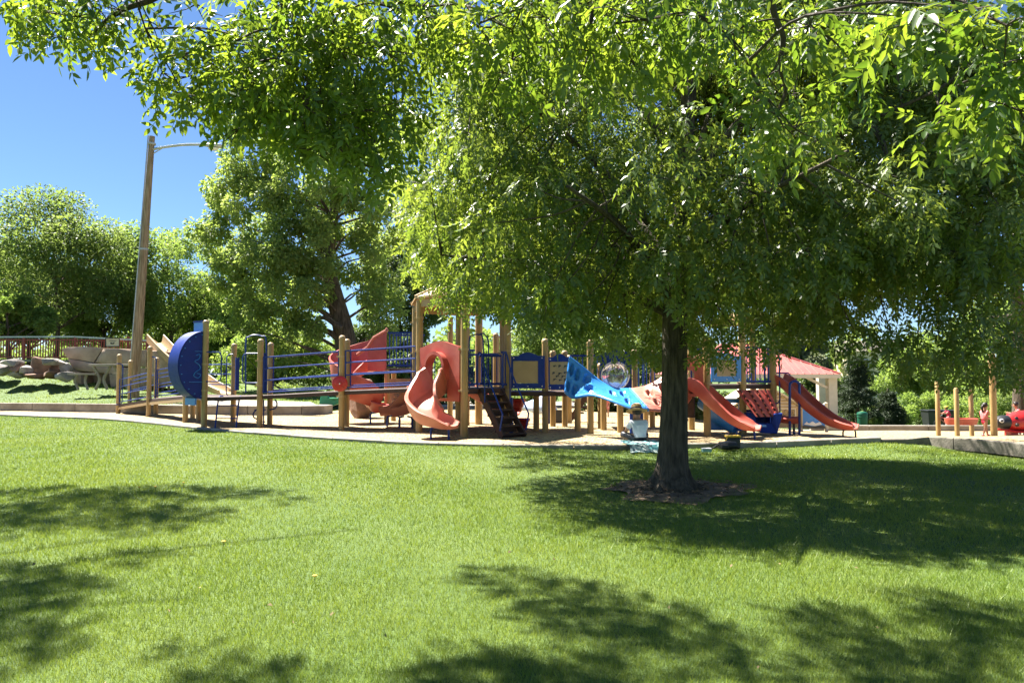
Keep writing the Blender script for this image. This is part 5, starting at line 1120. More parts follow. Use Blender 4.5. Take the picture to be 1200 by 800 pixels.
def compound_crown(tree, P, D, size, m, hi, nobj=300, nvar=6, sjit=.25):
    S, N = frames(D); sc = size*RNG.uniform(1-sjit, 1+sjit, len(P)); T = [template(50+i+(20 if hi else 0), hi) for i in range(nvar)]
    big = sc/np.maximum(P[:, 1], 1.0)
    u = P[:, 0]/np.maximum(P[:, 1], .3); v = (P[:, 2]-1.6)/np.maximum(P[:, 1], .3)
    big[(P[:, 1] < .8) | (np.abs(u) > .70) | (v < -.4) | (v > .53)] = 0
    order = np.argsort(-big); one = order[:nobj]; rest = order[nobj:]
    Vs, Fs, Ts, b0 = [], [], [], 0
    for i, (tv, tf) in enumerate(T):
        k = rest[i::nvar]; n = len(k)
        X = (D[k][:, None]*tv[None, :, 0:1]+S[k][:, None]*tv[None, :, 1:2]+N[k][:, None]*tv[None, :, 2:3])*sc[k][:, None, None]+P[k][:, None]
        Vs.append(X.reshape(-1, 3)); Fs.append((tf[None]+(np.arange(n)*len(tv))[:, None, None]).reshape(-1, 4)+b0); b0 += n*len(tv)
        tn = np.clip(RNG.random(n)[:, None]*.75+RNG.random((n, len(tf)))*.3, 0, 1); Ts.append(tn.ravel())
    o = np_mesh('crown', np.concatenate(Vs), np.concatenate(Fs), m, tree, np.concatenate(Ts)); o['kind'] = 'stuff'
    mes = []
    for i, (tv, tf) in enumerate(T):
        t = np_mesh('leaf', tv, tf, m, None, np.full(len(tf), (i+.5)/nvar)); mes.append(t.data); bpy.data.objects.remove(t)
    L0 = np.array(ORG[tree.name])
    for j, i in enumerate(one):
        q = bpy.data.objects.new('leaf', mes[j % nvar]); COL.objects.link(q); q.parent = tree
        s = sc[i]; q.matrix_local = Matrix(((D[i][0]*s, S[i][0]*s, N[i][0]*s, P[i][0]-L0[0]), (D[i][1]*s, S[i][1]*s, N[i][1]*s, P[i][1]-L0[1]), (D[i][2]*s, S[i][2]*s, N[i][2]*s, P[i][2]-L0[2]), (0, 0, 0, 1)))
    return o
def spray(blobs, per, droop=.45, flat=.8):
    Ps, Ds = [], []
    for (c, r, k) in blobs:
        n = max(3, int(per*r*r*k)); d = unit(RNG.normal(0, 1, (n, 3))); rad = r*RNG.random(n)**.42
        p = np.array(c)+d*rad[:, None]*np.array([1, 1, flat]); Ps.append(p)
        Ds.append(unit(d*.75+RNG.normal(0, .28, (n, 3))+np.array([0, 0, -droop])))
    return np.concatenate(Ps), np.concatenate(Ds)
def limb(mb, a, b_, r0, r1, sag=.0, n=5, wob=.1, seg=7):
    a, b_ = Vector(a), Vector(b_); mid = a.lerp(b_, .45)+Vector((random.uniform(-wob, wob), random.uniform(-wob, wob), sag+random.uniform(-wob, wob)*.5))*(b_-a).length
    pts = spline([a, mid, b_], n); mb.tube(pts, [r0+(r1-r0)*i/(len(pts)-1) for i in range(len(pts))], seg); return pts
# ---------------------------------------------------------- the big ash tree on the lawn
tb = Vector((TB.x, TB.y, hz(TB.x, TB.y)))
AT = thing('ash_tree', 'large shady ash tree with a thick furrowed trunk standing in the lawn before the playground', 'tree', tb)
mb = MB(); seg = 110; prev = None
prof = [(-.12, .50), (.0, .46), (.05, .40), (.12, .325), (.22, .265), (.38, .225), (.6, .203), (.9, .192), (1.3, .183), (1.8, .178), (2.3, .176), (2.8, .170), (3.3, .135), (3.9, .11), (4.6, .085), (5.6, .055), (6.8, .03)]
roots = [(R(185), .9), (R(232), .55), (R(290), 1.0), (R(335), .65), (R(20), .55), (R(75), .6), (R(130), .6)]
zz_ = []; 
for a, b_ in zip(prof, prof[1:]):
    n = 8 if a[0] < 2.8 else 3
    for k in range(n): zz_.append((a[0]+(b_[0]-a[0])*k/n, a[1]+(b_[1]-a[1])*k/n))
zz_.append(prof[-1])
for (z, r) in zz_:
    cxx = tb.x+.030*z+.02*math.sin(z*1.3)+max(0, z-2.8)*.06; cyy = tb.y+.02*math.sin(z*1.1)
    for k in range(seg):
        a = 2*math.pi*k/seg; fl = 0
        for (ra, am) in roots:
            dd = abs((a-ra+math.pi) % (2*math.pi)-math.pi); fl += am*math.exp(-(dd/.24)**2)
        rr_ = r*(1+.05*noise.noise((math.cos(a)*2.2, math.sin(a)*2.2, z*.9))+.05*abs(noise.noise((math.cos(a)*11, math.sin(a)*11, z*1.1)))-.05*abs(noise.noise((math.cos(a)*5, math.sin(a)*5, z*.7+5))))
        rr_ *= 1-.18*max(0, 1-z/.5)+fl*.62*max(0, 1-max(z, 0)/.62)**2
        mb.v.append((cxx+rr_*math.cos(a), cyy+rr_*math.sin(a), tb.z+z))
nr = len(zz_); mb.f = [(i*seg+k, i*seg+(k+1) % seg, (i+1)*seg+(k+1) % seg, (i+1)*seg+k) for i in range(nr-1) for k in range(seg)]
tr = part('trunk', mb, M['bark'], AT, True)
rt = MB()
for (ra, am) in roots:
    L_ = .22+.38*am; pts = []
    for k in range(6):
        t = k/5; rr_ = .26+L_*t; aa = ra+.25*math.sin(t*3+ra*5)*t
        x, y = tb.x+rr_*math.cos(aa), tb.y+rr_*math.sin(aa); pts.append((x, y, hz(x, y)+.10*(1-t)**1.5+.01-.04*t))
    rt.tube(pts, [.07, .052, .04, .03, .022, .012], 9)
part('root', rt, M['bark'], AT, True)
C0 = Vector((2.95, 11.3, 5.05)); RA = (4.7, 4.5, 3.5)
lmb = MB(); tips = []
def axis_pt(z): return Vector((tb.x+.03*z+max(0, z-2.8)*.06, tb.y, tb.z+z))
for i, (az, z0, ln, ez_) in enumerate(((R(185), 2.5, 3.3, 3.3), (R(150), 2.9, 3.4, 4.6), (R(-10), 2.6, 3.6, 3.4), (R(35), 2.8, 3.4, 4.2), (R(80), 2.7, 3.3, 3.6), (R(120), 3.0, 3.0, 5.2), (R(240), 2.7, 3.4, 3.6), (R(290), 2.9, 3.4, 3.9), (R(325), 3.2, 3.4, 5.0),
        (R(205), 3.4, 3.2, 5.8), (R(265), 3.8, 2.8, 6.2), (R(60), 3.9, 2.6, 6.6), (R(0), 4.2, 2.7, 6.4), (R(160), 4.6, 2.2, 7.2))):
    a = axis_pt(z0); e = Vector((tb.x+ln*math.cos(az), tb.y+ln*math.sin(az), ez_)); p = limb(lmb, a, e, .075, .018, .10, 6, .05); tips += p[3:]
tips += [axis_pt(z) for z in (4.2, 5, 5.8, 6.5)]
blobs = []
random.seed(23)
def lobes(d): return 1+.16*math.sin(3*math.atan2(d.y, d.x)+1.2)*d.z+.12*noise.noise(d*2.3)
tries = 0
while len(blobs) < 560 and tries < 14000:
    tries += 1
    d = Vector((random.gauss(0, 1), random.gauss(0, 1), random.gauss(0, 1))).normalized(); q = random.random()
    rad = (.50+.50*q**.6)*lobes(d); p = C0+Vector((d.x*RA[0], d.y*RA[1], d.z*RA[2]))*rad
    low = 2.5+.25*noise.noise((p.x*.9, p.y*.9, 4))
    if p.x < 1.2 and p.y < 9: low = 1.98
    if p.z < low+.25 or p.x+.5*p.z < .55 or p.y-.40*p.z < 6.75+.3*noise.noise((p.x, 0, 0)): continue
    r = random.uniform(.34, .62)
    if any((p-b_[0]).length < .42 for b_ in blobs): continue
    blobs.append((p, r, 1.7 if p.x > 3.2 else 1))
# low skirts of foliage: (px, py, Y, r)
for (px, py, Y, r) in ((612, 330, 9.2, .42), (640, 360, 9.0, .4), (668, 366, 9.2, .36), (705, 372, 9.4, .4), (650, 330, 8.6, .42), (560, 318, 11, .5), (530, 335, 12.3, .42), (590, 345, 11.5, .42), (500, 300, 12.0, .42), (520, 285, 11.5, .5),
                       (735, 405, 10.4, .34), (700, 390, 12.6, .36), (755, 405, 12, .36), (830, 388, 10, .42), (868, 392, 9.3, .34), (905, 385, 10.5, .4), (850, 412, 12.5, .28), (890, 412, 13, .26), (960, 372, 10, .4), (1000, 385, 9.6, .4), (1045, 392, 9.2, .42), (1100, 402, 9.5, .45),
                       (1150, 395, 9.6, .45), (1190, 405, 9.8, .45), (1075, 420, 11, .4), (1120, 425, 11.5, .4), (780, 405, 13, .4), (810, 385, 12, .45), (1195, 300, 9.5, .5), (1160, 330, 9, .45), (1190, 240, 9.5, .5), (1130, 370, 9.2, .45), (1210, 430, 11, .4), (1170, 425, 10.5, .4), (1215, 280, 10, .5), (1140, 290, 9.5, .5), (1100, 330, 9.3, .5), (1190, 180, 10, .55), (1150, 230, 10, .5), (930, 345, 10, .45), (985, 350, 11, .5), (1200, 360, 10.5, .5), (1060, 350, 10, .5)):
    blobs.append((W(px, py, Y), r, 1.15))
def cast(px, py, h):
    g_ = G(px, py); return g_+SUN*(h/SUN.z)
for px in range(625, 910, 24):
    for py, pr in ((509, .35), (516, .45), (523, .8), (530, .95), (538, .95), (546, .8)):
        if random.random() < pr and (py > 517 or px > 745): blobs.append((cast(px+random.uniform(-12, 12), py+random.uniform(-3, 3), random.uniform(3.7, 5.8)), random.uniform(.42, .66), 1.1))
for px in range(900, 1130, 30):
    for py in (532, 540, 550):
        if random.random() < .7-.002*(px-900): blobs.append((cast(px+random.uniform(-12, 12), py+(px-900)*.06, random.uniform(3.4, 5.4)), random.uniform(.42, .62), 1.1))
tw = MB()
for (p, r, _) in blobs:
    t = min(tips, key=lambda q: (q-p).length-(.0 if q.z > p.z-.3 else -.4)); limb(lmb, t, p, .016, .006, -.02, 3, .1, 5)
    for _ in range(3):
        d = Vector((random.gauss(0, 1), random.gauss(0, 1), random.gauss(-.2, .7))).normalized(); limb(tw, p, p+d*r*.85, .005, .002, .0, 2, .1, 3)
part('limbs', lmb, M['bark'], AT, True); part('twigs', tw, M['twig'], AT, kind='stuff')
P, D = spray([(tuple(p), r, k) for p, r, k in blobs], 255, .85, .78)
compound_crown(AT, P, D, .225, M['leafA'], False)
# ---------------------------------------------------------- trees whose boughs hang over the camera
def overhead(label, base, H, vis, sh, size, per, hubs, m):
    T = thing('shade_tree', label, 'tree', base); base = Vector(base); lm = MB(); tw = MB(); bl = []
    trunk = [base-Z*.2, base+Z*H*.2+Vector((.1, 0, 0)), base+Z*H*.45, base+Z*H*.75]; pts = spline(trunk, 5); part('trunk', MB().tube(pts, [.30-.2*i/(len(pts)-1) for i in range(len(pts))], 16), M['bark'], T, True)
    nodes_ = []
    for hb in hubs: nodes_ += limb(lm, pts[len(pts)*2//3], hb, .07, .02, .12, 7, .05)[4:]
    for (p, r, k) in vis+sh:
        t = min(nodes_, key=lambda q: (q-p).length+(0 if q.z > p.z else .6)); ln = (t-p).length
        pp = limb(lm, t, p, min(.016, .005+.005*ln), .003, .10, 5, .12, 6); bl.append((tuple(p), r, k))
        if ln < 1.5: nodes_.append(pp[len(pp)//2])
        for _ in range(4):
            d = Vector((random.gauss(0, 1), random.gauss(0, 1), random.gauss(-.2, .6))).normalized(); limb(tw, p, p+d*r*.9, .005, .002, 0, 2, .1, 4)
    part('limbs', lm, M['twig'], T, True); part('twigs', tw, M['twig'], T, kind='stuff')
    P, D = spray(bl, per, .6, .7); compound_crown(T, P, D, size, m, True); return T
random.seed(5)
vis = [(W(px, py, Y), r, k) for (px, py, Y, r, k) in (
    (40, 8, 4.6, .18, 1), (90, 20, 4.5, .22, 1), (140, 12, 4.6, .22, 1), (75, 45, 4.6, .14, .8), (175, 25, 4.7, .16, .7), (10, -20, 4.6, .3, 1), (110, -25, 4.6, .35, 1),
    (190, 85, 4.7, .16, 1), (215, 110, 4.7, .18, 1), (250, 75, 4.6, .26, 1), (290, 100, 4.5, .28, 1), (330, 60, 4.5, .3, 1), (270, 40, 4.6, .22, 1), (330, 130, 4.5, .26, 1), (375, 105, 4.4, .3, 1), (390, 160, 4.4, .24, 1), (360, 175, 4.5, .18, .9), (420, 190, 4.4, .2, 1), (430, 130, 4.4, .26, 1), (400, 60, 4.4, .32, 1), (450, 60, 4.4, .26, .8),
    (330, 5, 4.5, .35, 1), (400, 0, 4.4, .35, 1), (230, 5, 4.6, .2, .7), (440, 165, 4.5, .2, 1), (280, 150, 4.6, .14, .8),
    (500, 20, 4.3, .28, .8), (560, 50, 4.2, .24, .8), (600, 35, 4.1, .26, .9), (590, 85, 4.2, .18, .8), (640, 20, 4.0, .28, .8), (615, 110, 4.2, .12, .7), (700, 10, 4.0, .28, .8), (690, 60, 4.0, .2, .7), (760, 25, 3.9, .26, .8), (740, 70, 4.0, .18, .7), (820, 15, 3.8, .28, .9), (860, 40, 3.8, .2, .7),
    (900, 90, 3.7, .16, .8), (910, 135, 3.7, .18, 1), (930, 150, 3.7, .15, 1), (880, 150, 3.7, .14, .9), (950, 30, 3.7, .22, .6), (520, -10, 4.3, .3, 1), (660, -20, 4.1, .3, 1), (780, -20, 3.9, .3, 1),
    (310, 80, 4.9, .32, 1.2), (350, 110, 5.0, .34, 1.2), (400, 110, 4.9, .34, 1.2), (250, 110, 5.0, .26, 1.1), (440, 100, 4.9, .3, 1.2), (430, 20, 4.9, .4, 1.1), (360, 30, 5.0, .4, 1.1), (460, 150, 4.9, .22, 1.1), (380, 140, 4.8, .28, 1.2), (300, 120, 4.9, .26, 1.1), (220, 90, 4.9, .18, 1.1), (280, 65, 4.9, .26, 1.1), (60, 15, 4.9, .22, 1), (130, 30, 4.9, .2, 1),
    (480, 60, 5, .3, .9), (540, 20, 4.9, .34, .9), (600, 70, 4.9, .28, .9), (650, 50, 4.8, .3, .9), (720, 40, 4.8, .3, .9), (790, 50, 4.7, .3, .9), (850, 20, 4.6, .32, .9), (910, 50, 4.5, .28, .9), (970, 20, 4.4, .32, .9), (1030, 40, 4.3, .28, .8), (930, 110, 4.4, .2, .9), (1010, 90, 4.4, .2, .7), (700, 100, 4.8, .16, .8),
    (1080, 20, 3.0, .16, .9), (1130, 10, 2.9, .2, 1), (1180, 30, 2.8, .2, 1), (1170, 80, 3.0, .17, 1), (1195, 130, 3.0, .18, 1), (1150, 130, 3.2, .14, .9), (1090, 150, 3.5, .12, .8), (1220, 60, 2.9, .25, 1))]
sh = [(cast(px, py, h), r, 1.0) for (px, py, h, r) in (
    (590, 674, 7, .34), (635, 690, 7, .40), (685, 700, 7.2, .42), (735, 716, 7, .44), (670, 720, 7.2, .34), (725, 738, 7, .38), (780, 735, 7.2, .42), (835, 754, 7, .36), (775, 760, 7.4, .32), (872, 768, 7.2, .28), (905, 780, 7, .2),
    (960, 722, 7, .26), (1012, 736, 7.2, .36), (1065, 750, 7, .36), (1015, 762, 7.2, .28), (1065, 782, 7, .34), (1120, 778, 7.2, .3), (1088, 704, 7, .26), (1132, 712, 7, .34), (1185, 722, 7, .36), (1170, 745, 7.2, .36), (1210, 760, 7, .42), (1230, 735, 7, .5), (1150, 798, 7, .4), (990, 800, 7, .3),
    (560, 785, 7, .36), (615, 795, 7, .36), (690, 792, 7.2, .34), (750, 798, 7, .3), (580, 812, 7, .5), (650, 812, 7, .5), (340, 795, 7, .25), (280, 800, 7, .3), (230, 765, 7, .2))]
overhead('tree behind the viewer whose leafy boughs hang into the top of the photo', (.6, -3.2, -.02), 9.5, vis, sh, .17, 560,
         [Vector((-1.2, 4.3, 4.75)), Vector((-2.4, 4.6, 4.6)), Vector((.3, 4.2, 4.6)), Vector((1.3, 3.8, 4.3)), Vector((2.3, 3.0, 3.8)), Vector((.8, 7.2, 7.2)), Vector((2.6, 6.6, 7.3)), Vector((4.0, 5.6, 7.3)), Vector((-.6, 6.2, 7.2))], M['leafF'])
OT = [o for o in bpy.data.objects if o.name.startswith('shade_tree')][0]
for pts_, Y, r0 in (([(899, -40), (904, 0), (909, 22), (918, 45), (914, 78), (921, 105), (911, 132)], 3.9, .022), ([(205, -30), (182, -3), (150, 9), (128, 22), (104, 44)], 4.6, .026), ([(700, -10), (690, 35), (681, 62), (672, 84)], 4.2, .016), ([(350, -10), (344, 25), (348, 45)], 4.5, .016)):
    q = spline([W(a, b_, Y+.06*i) for i, (a, b_) in enumerate(pts_)], 4); part('bough', MB().tube(q, [r0*(1-.55*i/(len(q)-1)) for i in range(len(q))], 8), M['twig'], OT, True)
sh = [(cast(px, py, h), r, 1.0) for (px, py, h, r) in (
    (45, 578, 9.5, .5), (85, 590, 9.5, .6), (130, 582, 9.7, .6), (175, 590, 9.5, .62), (120, 606, 9.6, .5), (170, 612, 9.5, .5), (215, 603, 9.6, .5), (235, 580, 9.5, .4), (275, 576, 9.5, .36), (310, 578, 9.6, .3), (345, 585, 9.6, .2), (200, 575, 9.7, .4), (10, 600, 9.6, .5), (15, 620, 9.5, .5), (-40, 610, 9.5, .7), (-70, 580, 9.5, .7),
    (50, 688, 9.5, .34), (90, 690, 9.5, .26), (10, 695, 9.5, .4), (140, 655, 9.5, .22), (175, 652, 9.6, .2), (-40, 680, 9.6, .6), (-30, 740, 9.5, .6), (0, 760, 9.5, .36), (20, 735, 9.5, .2))]
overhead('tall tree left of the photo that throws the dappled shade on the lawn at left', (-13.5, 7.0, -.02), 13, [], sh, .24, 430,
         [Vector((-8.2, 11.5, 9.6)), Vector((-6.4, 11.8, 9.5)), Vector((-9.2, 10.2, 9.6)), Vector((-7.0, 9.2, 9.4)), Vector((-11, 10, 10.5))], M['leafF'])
sh = [(cast(px, py, h), r, 1.0) for (px, py, h, r) in ((1100, 530, 6.2, .6), (1130, 522, 6.5, .6), (1160, 525, 6.2, .65), (1190, 530, 6.4, .65), (1130, 540, 6.6, .6), (1170, 545, 6.2, .6), (1205, 550, 6.5, .7), (1215, 520, 6.5, .7), (1150, 556, 6.4, .5), (1195, 566, 6.4, .6), (1085, 538, 6.5, .4), (1240, 540, 6.4, .8), (1180, 512, 6.2, .5))]
overhead('tree right of the photo that shades the tall kerb and the lawn corner at right', (15.8, 14.6, -.25), 10, [], sh, .24, 170,
         [Vector((9.2, 18.6, 6.3)), Vector((8.4, 20.0, 6.5)), Vector((9.6, 17.0, 6.4))], M['leafA'])
# ---------------------------------------------------------- background trees and bushes
def simple_crown(tree, blobs, per, size, m, droop=.3, asp=.55, flat=.85, name='crown'):
    P, D = spray(blobs, per, droop, flat); S, N = frames(D, 1.5); sz = size*RNG.uniform(.6, 1.35, len(P))[:, None]; w_ = sz*asp
    V = np.stack([P, P+D*sz*.45-S*w_*.5+N*w_*.15, P+D*sz-N*sz*.12, P+D*sz*.45+S*w_*.5+N*w_*.15], 1).reshape(-1, 3)
    o = np_mesh(name, V, np.arange(len(P)*4).reshape(-1, 4), m, tree, RNG.random(len(P))); o['kind'] = 'stuff'; return o
def ell_blobs(c, rad, n, rb, zmin=-9, inner=.35, seed=0, sep=.6):
    out = []; rn = random.Random(seed); t = 0
    while len(out) < n and t < n*40:
        t += 1; d = Vector((rn.gauss(0, 1), rn.gauss(0, 1), rn.gauss(0, 1))).normalized(); q = (inner+(1-inner)*rn.random()**.55)*(1+.25*noise.noise(d*1.9+Vector((seed, 0, 0))))
        p = Vector(c)+Vector((d.x*rad[0], d.y*rad[1], d.z*rad[2]))*q
        r = rb*rn.uniform(.7, 1.35)
        if p.z-r*.4 < zmin or any((p-o_[0]).length < rb*sep for o_ in out): continue
        out.append((p, r, 1))
    return out
def bgtree(name, label, px, Y, top, halfw, m, bottom=None, nb=46, rb=None, per=None, size=.22, base_z=None, tr=.22, group='trees beyond the playground', seed=1, depth=None, cat='tree'):
    x = W(px, 440, Y).x; hw = halfw*Y/FPX; zt_ = W(px, top, Y).z; zb = W(px, bottom, Y).z if bottom else terr(x, Y)+.4
    z0 = terr(x, Y) if base_z is None else base_z; T = thing(name, label, cat, (x, Y, z0), group)
    c = ((x, Y, (zt_+zb)/2)); rad = (hw, depth or hw*.8, (zt_-zb)/2); rb = rb or hw*.24; bl = ell_blobs(c, rad, nb, rb, zb, .35, seed)
    mb = MB(); axis = spline([(x, Y, z0-.2), (x+hw*.05, Y, z0+(zt_-z0)*.35), (x-hw*.05, Y, z0+(zt_-z0)*.8)], 4); mb.tube(axis, [tr*(1-.75*i/(len(axis)-1)) for i in range(len(axis))], 9); part('trunk', mb, M['bark2'], T, True)
    lb = MB()
    for (p, r, _) in bl[:26]:
        a = min(axis, key=lambda q: abs(q.z-(p.z-(Vector((p.x-x, p.y-Y, 0)).length)*.6))); limb(lb, a, p, tr*.3, tr*.06, .05, 3, .08, 5)
    part('limbs', lb, M['bark2'], T, True)
    simple_crown(T, [(tuple(p), r, k) for p, r, k in bl], per or 470/(rb*rb)*1.3, size, m); return T
bgtree('broadleaf_tree', 'wide dark-centred green tree behind the red bridge railing at the far left', 62, 52, 236, 88, M['leafC'], 392, 60, seed=1, size=.21)
bgtree('broadleaf_tree', 'green tree cut off by the left edge of the photo', -75, 54, 238, 80, M['leafC'], 400, 44, seed=2, size=.21)
bgtree('broadleaf_tree', 'light green round tree behind the utility pole', 196, 58, 258, 72, M['leafL'], 405, 56, seed=3, size=.21)
bgtree('small_tree', 'small pale green tree low at the left edge behind the railing', 8, 47, 345, 40, M['leafL'], 400, 24, seed=4, size=.24)
bgtree('broadleaf_tree', 'light green tree between the pole and the big cottonwood, lower than both', 262, 62, 318, 50, M['leafL'], 430, 40, seed=5, size=.22)
bgtree('broadleaf_tree', 'bright green low tree behind the blue bridge rails', 325, 52, 372, 70, M['leafL'], 462, 46, seed=6, size=.2)
bgtree('broadleaf_tree', 'dark green tree behind the spiral slide, right of the cottonwood trunk', 466, 54, 262, 50, M['leafD'], 455, 56, seed=7, size=.21)
bgtree('broadleaf_tree', 'dark tree low behind the red slides and blue bars', 440, 50, 375, 50, M['leafD'], 470, 40, seed=27, size=.2)
bgtree('broadleaf_tree', 'light green tree seen between the posts of the roofed tower', 562, 75, 402, 58, M['leafL'], 462, 34, seed=8, size=.34)
bgtree('broadleaf_tree', 'mid green tree beyond the blue panels', 670, 62, 352, 70, M['leafC'], 455, 44, seed=9, size=.22)
bgtree('broadleaf_tree', 'dark tree beyond the porthole panel', 770, 66, 360, 60, M['leafD'], 462, 40, seed=10, size=.22)
bgtree('pale_tree', 'pale grey green tree behind the pavilion roof', 935, 78, 366, 36, M['leafP'], 450, 34, seed=11, size=.34)
bgtree('broadleaf_tree', 'yellow green tree right of the house behind the conifer', 1085, 60, 400, 48, M['leafL'], 470, 36, seed=12, size=.22)
bgtree('broadleaf_tree', 'tall bright green tree behind the lone post at right', 1180, 62, 330, 62, M['leafL'], 480, 46, seed=13, size=.22)
bgtree('broadleaf_tree', 'bushy green tree behind the black bins', 1135, 56, 420, 45, M['leafL'], 492, 40, seed=14, size=.21)
bgtree('broadleaf_tree', 'dark green tree in the shade behind the pavilion', 955, 58, 432, 36, M['leafD'], 492, 30, seed=15, size=.21)
bgtree('broadleaf_tree', 'full green tree behind the middle of the red railing, lower than its neighbours', 118, 57, 300, 62, M['leafC'], 402, 44, seed=31, size=.21)
bgtree('broadleaf_tree', 'green tree right behind the left end of the red railing', 30, 60, 310, 66, M['leafC'], 402, 40, seed=32, size=.21)
bgtree('broadleaf_tree', 'low green tree behind the tan hill slide', 225, 64, 345, 52, M['leafC'], 432, 40, seed=33, size=.21)
# big leaning cottonwood
cb = Vector((W(412, 460, 42).x, 42, .3)); CT = thing('cottonwood_tree', 'very tall cottonwood with a thick dark leaning trunk behind the bridge', 'tree', cb, 'trees beyond the playground')
ax_ = spline([cb-Z*.4, W(405, 400, 42), W(393, 350, 42), W(384, 305, 42), W(392, 240, 42), W(385, 170, 42)], 5); part('trunk', MB().tube(ax_, [.72-.58*i/(len(ax_)-1) for i in range(len(ax_))], 14), M['bark2'], CT, True)
bl = [(W(px, py, 42+dy), r, 1) for (px, py, dy, r) in ((275, 205, -.5, 1.2), (262, 255, -.5, 1.1), (300, 150, 0, 1.3), (315, 210, -1.5, 1.3), (285, 280, -1.5, 1.1), (255, 325, 0, .8), (265, 385, -1, .8), (290, 420, -1, .8), (330, 420, -1.5, .8), (265, 230, 0, 1.1), (250, 272, 1, 1.0), (290, 190, 0, 1.2), (300, 250, -2, 1.3), (330, 210, -2, 1.3), (310, 170, 1, 1.2), (345, 160, 0, 1.3), (285, 310, 0, 1.1), (320, 300, -2.5, 1.3), (270, 345, 1, .9), (300, 360, -1.5, 1.1), (340, 345, -3, 1.2), (350, 270, -3, 1.3), (375, 215, -2.5, 1.4), (385, 165, 0, 1.4), (420, 190, -1, 1.3),
     (430, 245, -2, 1.3), (440, 300, -1, 1.2), (415, 280, 2, 1.2), (460, 225, 0, 1.3), (475, 280, .5, 1.1), (460, 330, -.5, 1.0), (440, 355, -1.5, .9), (370, 320, -2.5, .9), (355, 385, -2, .9), (310, 395, -1, .9), (420, 130, 0, 1.4), (365, 125, 0, 1.4), (330, 130, 1, 1.2), (470, 170, 1, 1.3), (490, 240, 2, 1.1), (260, 300, 2, .6), (248, 240, 1, .5), (238, 270, 0, .4), (455, 380, -1, .9), (370, 292, -2.5, 1.2), (362, 340, -1.5, 1.1), (345, 305, -2.5, 1.1), (335, 375, -2, 1.0), (325, 335, 1, 1.2), (375, 262, -2, 1.2), (290, 340, -1, 1), (350, 240, 3, 1.5), (400, 260, 3.5, 1.6), (340, 310, 3, 1.4), (430, 330, 3, 1.4), (300, 280, 3, 1.4), (460, 270, 3.5, 1.5))]
lb = MB()
for (p, r, _) in bl:
    a = min(ax_, key=lambda q: abs(q.z-(p.z-Vector((p.x-q.x, p.y-q.y, 0)).length*.45))); limb(lb, a+Vector((0, 0, random.uniform(-.7, .7))), p, random.uniform(.06, .13), .02, .06, 5, .2, 6)
for pts_ in ([(388, 300), (372, 268), (360, 262), (345, 275)], [(384, 340), (365, 335), (352, 345)], [(400, 385), (380, 372), (366, 380)]): lb.tube(spline([W(a, b_, 41) for a, b_ in pts_], 4), [.2-.14*i/(len(pts_)*4-4) for i in range(len(pts_)*4-3)], 7)
part('limbs', lb, M['bark2'], CT, True)
bl2 = []
rn = random.Random(3)
for (p, r, k) in bl:
    for _ in range(5):
        d = Vector((rn.gauss(0, 1), rn.gauss(0, 1), rn.gauss(0, .9))).normalized(); bl2.append((tuple(p+d*r*.95), r*rn.uniform(.4, .7), 1))
simple_crown(CT, bl2, 720, .20, M['leafW'], .5, .6, 1.0)
# tree at right with pale bare twigs
RT = thing('broadleaf_tree', 'spreading tree at the right edge with pale bare twigs between its leaves', 'tree', (W(1194, 440, 27).x, 27, terr(18, 27)), 'trees beyond the playground')
x0 = W(1194, 440, 27).x; ax_ = spline([(x0, 27, terr(18, 27)-.2), (x0+.1, 27, 3), (x0-.1, 27, 7), (x0+.1, 27, 10)], 5); part('trunk', MB().tube(ax_, [.3-.22*i/(len(ax_)-1) for i in range(len(ax_))], 11), M['bark'], RT, True)
bl = [(W(px, py, 27+dy), r, 1) for (px, py, dy, r) in ((1130, 262, 0, .7), (1150, 230, -1, .8), (1180, 250, -1.5, .8), (1120, 300, .5, .6), (1150, 285, -1, .6), (1195, 225, 0, .9), (1215, 270, -1, .9), (1190, 310, -1.5, .6), (1165, 335, -.5, .5), (1210, 345, 0, .7), (1140, 350, 0, .5), (1110, 240, 1, .7), (1140, 190, 1, .9), (1180, 175, 0, .9), (1220, 190, 0, 1), (1240, 310, 0, 1), (1100, 330, .5, .5), (1160, 385, -.5, .5), (1195, 395, 0, .6), (1120, 380, 0, .5), (1090, 280, 2, .7))]
lb = MB()
for (p, r, _) in bl:
    a = min(ax_, key=lambda q: abs(q.z-p.z-.3)); limb(lb, a, p, .07, .015, .03, 5, .1, 5)
    for _ in range(3):
        d = Vector((random.gauss(0, 1), random.gauss(0, 1), random.gauss(0, .6))).normalized(); limb(lb, p, p+d*r*1.2, .014, .005, 0, 2, .2, 4)
part('limbs', lb, mat('pale_twig', (.34, .28, .21), (.2, .16, .12)), RT, True)
simple_crown(RT, [(tuple(p), r, k) for p, r, k in bl], 430, .13, M['leafA'], .4, .5)
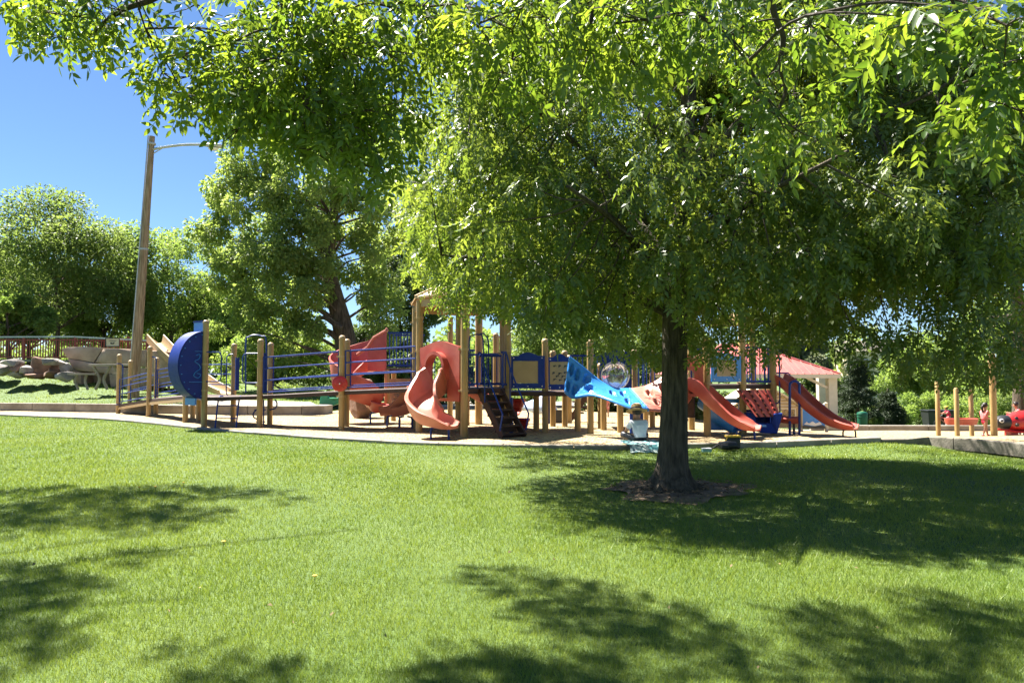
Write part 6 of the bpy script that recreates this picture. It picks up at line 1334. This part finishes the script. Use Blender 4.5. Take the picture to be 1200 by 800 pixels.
# dark conifer
def conifer(label, px, Y, top, hw_px, m, seed):
    x = W(px, 440, Y).x; z0 = terr(x, Y); zt_ = W(px, top, Y).z; hw = hw_px*Y/FPX; T = thing('conifer_tree', label, 'tree', (x, Y, z0)); rn = random.Random(seed)
    part('trunk', MB().tube([(x, Y, z0-.2), (x, Y, z0+(zt_-z0)*.5), (x, Y, zt_)], [.16, .1, .02], 8), M['bark2'], T, True); bl = []; lb = MB()
    for k in range(120):
        t = rn.random()**.8; a = rn.uniform(0, 6.28); r = hw*(1-t*.85)*rn.uniform(.45, 1.05); p = Vector((x+r*math.cos(a), Y+r*math.sin(a), z0+.15+(zt_-z0)*t*.98-.15*r)); bl.append((tuple(p), rn.uniform(.25, .5)*(1.1-t*.4), 1))
        if k < 60: limb(lb, (x, Y, p.z+.3), p, .03, .01, 0, 2, .05, 4)
    part('limbs', lb, M['bark2'], T, True); simple_crown(T, bl, 1500, .16, m, .5, .22, .6)
conifer('dark green drooping conifer right of the pavilion column', 1004, 44, 418, 27, M['leafS'], 3)
conifer('low grey green weeping juniper right of the dark conifer', 1040, 46, 462, 20, M['leafS'], 5)
def bush(label, px, Y, top, halfw, m, base, seed, size=.14, group='bushes beyond the playground'):
    x = W(px, 440, Y).x; z0 = terr(x, Y) if base is None else W(px, base, Y).z; zt_ = W(px, top, Y).z; hw = halfw*Y/FPX
    T = thing('bush', label, 'bush', (x, Y, z0), group); bl = ell_blobs((x, Y, z0+(zt_-z0)*.45), (hw, hw*.7, (zt_-z0)*.55), 22, hw*.26, z0+.05, .3, seed)
    lb = MB()
    for (p, r, _) in bl[:10]: limb(lb, (x, Y, z0-.05), p, .03, .008, .05, 3, .08, 5)
    part('stems', lb, M['bark2'], T, True); simple_crown(T, [(tuple(p), r, k) for p, r, k in bl], 210/(hw*.26)**2, size, m, .2, .6)
for i, a in enumerate((('pale green bush right of the green trash can', 1048, 50, 470, 26, M['leafL'], None), ('leafy bush left of the black bins', 1075, 52, 456, 26, M['leafL'], None), ('tall green bush behind the sand tray', 1140, 49, 455, 34, M['leafL'], None), ('green bush behind the ladybug ride', 1188, 47, 452, 32, M['leafC'], None), ('green bush beyond the right edge of the photo', 1235, 47, 450, 34, M['leafC'], None), ('small bush at the foot of the green trash can', 1022, 43, 488, 9, M['leafC'], None),
    ('clipped dark bush left of the bench, under the blue climbing chute', 700, 33, 452, 24, M['leafD'], None), ('dark bush behind the bench', 738, 33.5, 452, 24, M['leafD'], None), ('dark bush behind the seated person', 775, 33.2, 453, 24, M['leafD'], None), ('dark bush hidden mostly by the ash trunk', 815, 33.6, 452, 24, M['leafD'], None), ('dark bush left of the tan playhouse', 848, 34, 455, 20, M['leafD'], None),
    ('dark low bush behind the double slide', 500, 41, 438, 28, M['leafD'], None), ('green low bush behind the play tent', 560, 42, 446, 30, M['leafC'], None), ('low green bush beyond the green spring rider', 380, 44, 452, 30, M['leafD'], None), ('low bush behind the round end of the retaining wall', 322, 45, 452, 30, M['leafC'], None), ('green bush between the rock wall and the tan slide', 212, 43, 420, 20, M['leafC'], None), ('shaded bush below the blue landing rails', 268, 43, 440, 24, M['leafL'], None), ('bush behind the far pavement', 630, 46, 452, 26, M['leafC'], None),
    ('shaded bush under the pavilion roof', 935, 44, 455, 20, M['leafD'], None), ('bright little bush beside the pavilion column', 952, 42, 468, 8, M['leafL'], None))): bush(*a, seed=40+i)
# far wood that reads as one mass
bl = []; rn = random.Random(9)
for k in range(420):
    px = rn.uniform(-250, 1500); Y = rn.uniform(95, 130); top = 398+14*noise.noise((px*.02, 0, 0))+rn.uniform(0, 45)
    bl.append((tuple(W(px, top, Y)), rn.uniform(1.5, 3), 1))
F_ = simple_crown(None, bl, 22, .8, M['leafC'], .2, .7, name='far_trees'); tag(F_, kind='stuff')
bl = []
for k in range(300):
    px = rn.uniform(-300, 1500); Y = rn.uniform(63, 80); x = W(px, 440, Y).x; bl.append(((x, Y, terr(x, Y)+rn.uniform(0, 1.7)), rn.uniform(.8, 1.4), 1))
F_ = simple_crown(None, bl, 60, .4, M['leafD'], .2, .7, name='undergrowth'); tag(F_, kind='stuff')
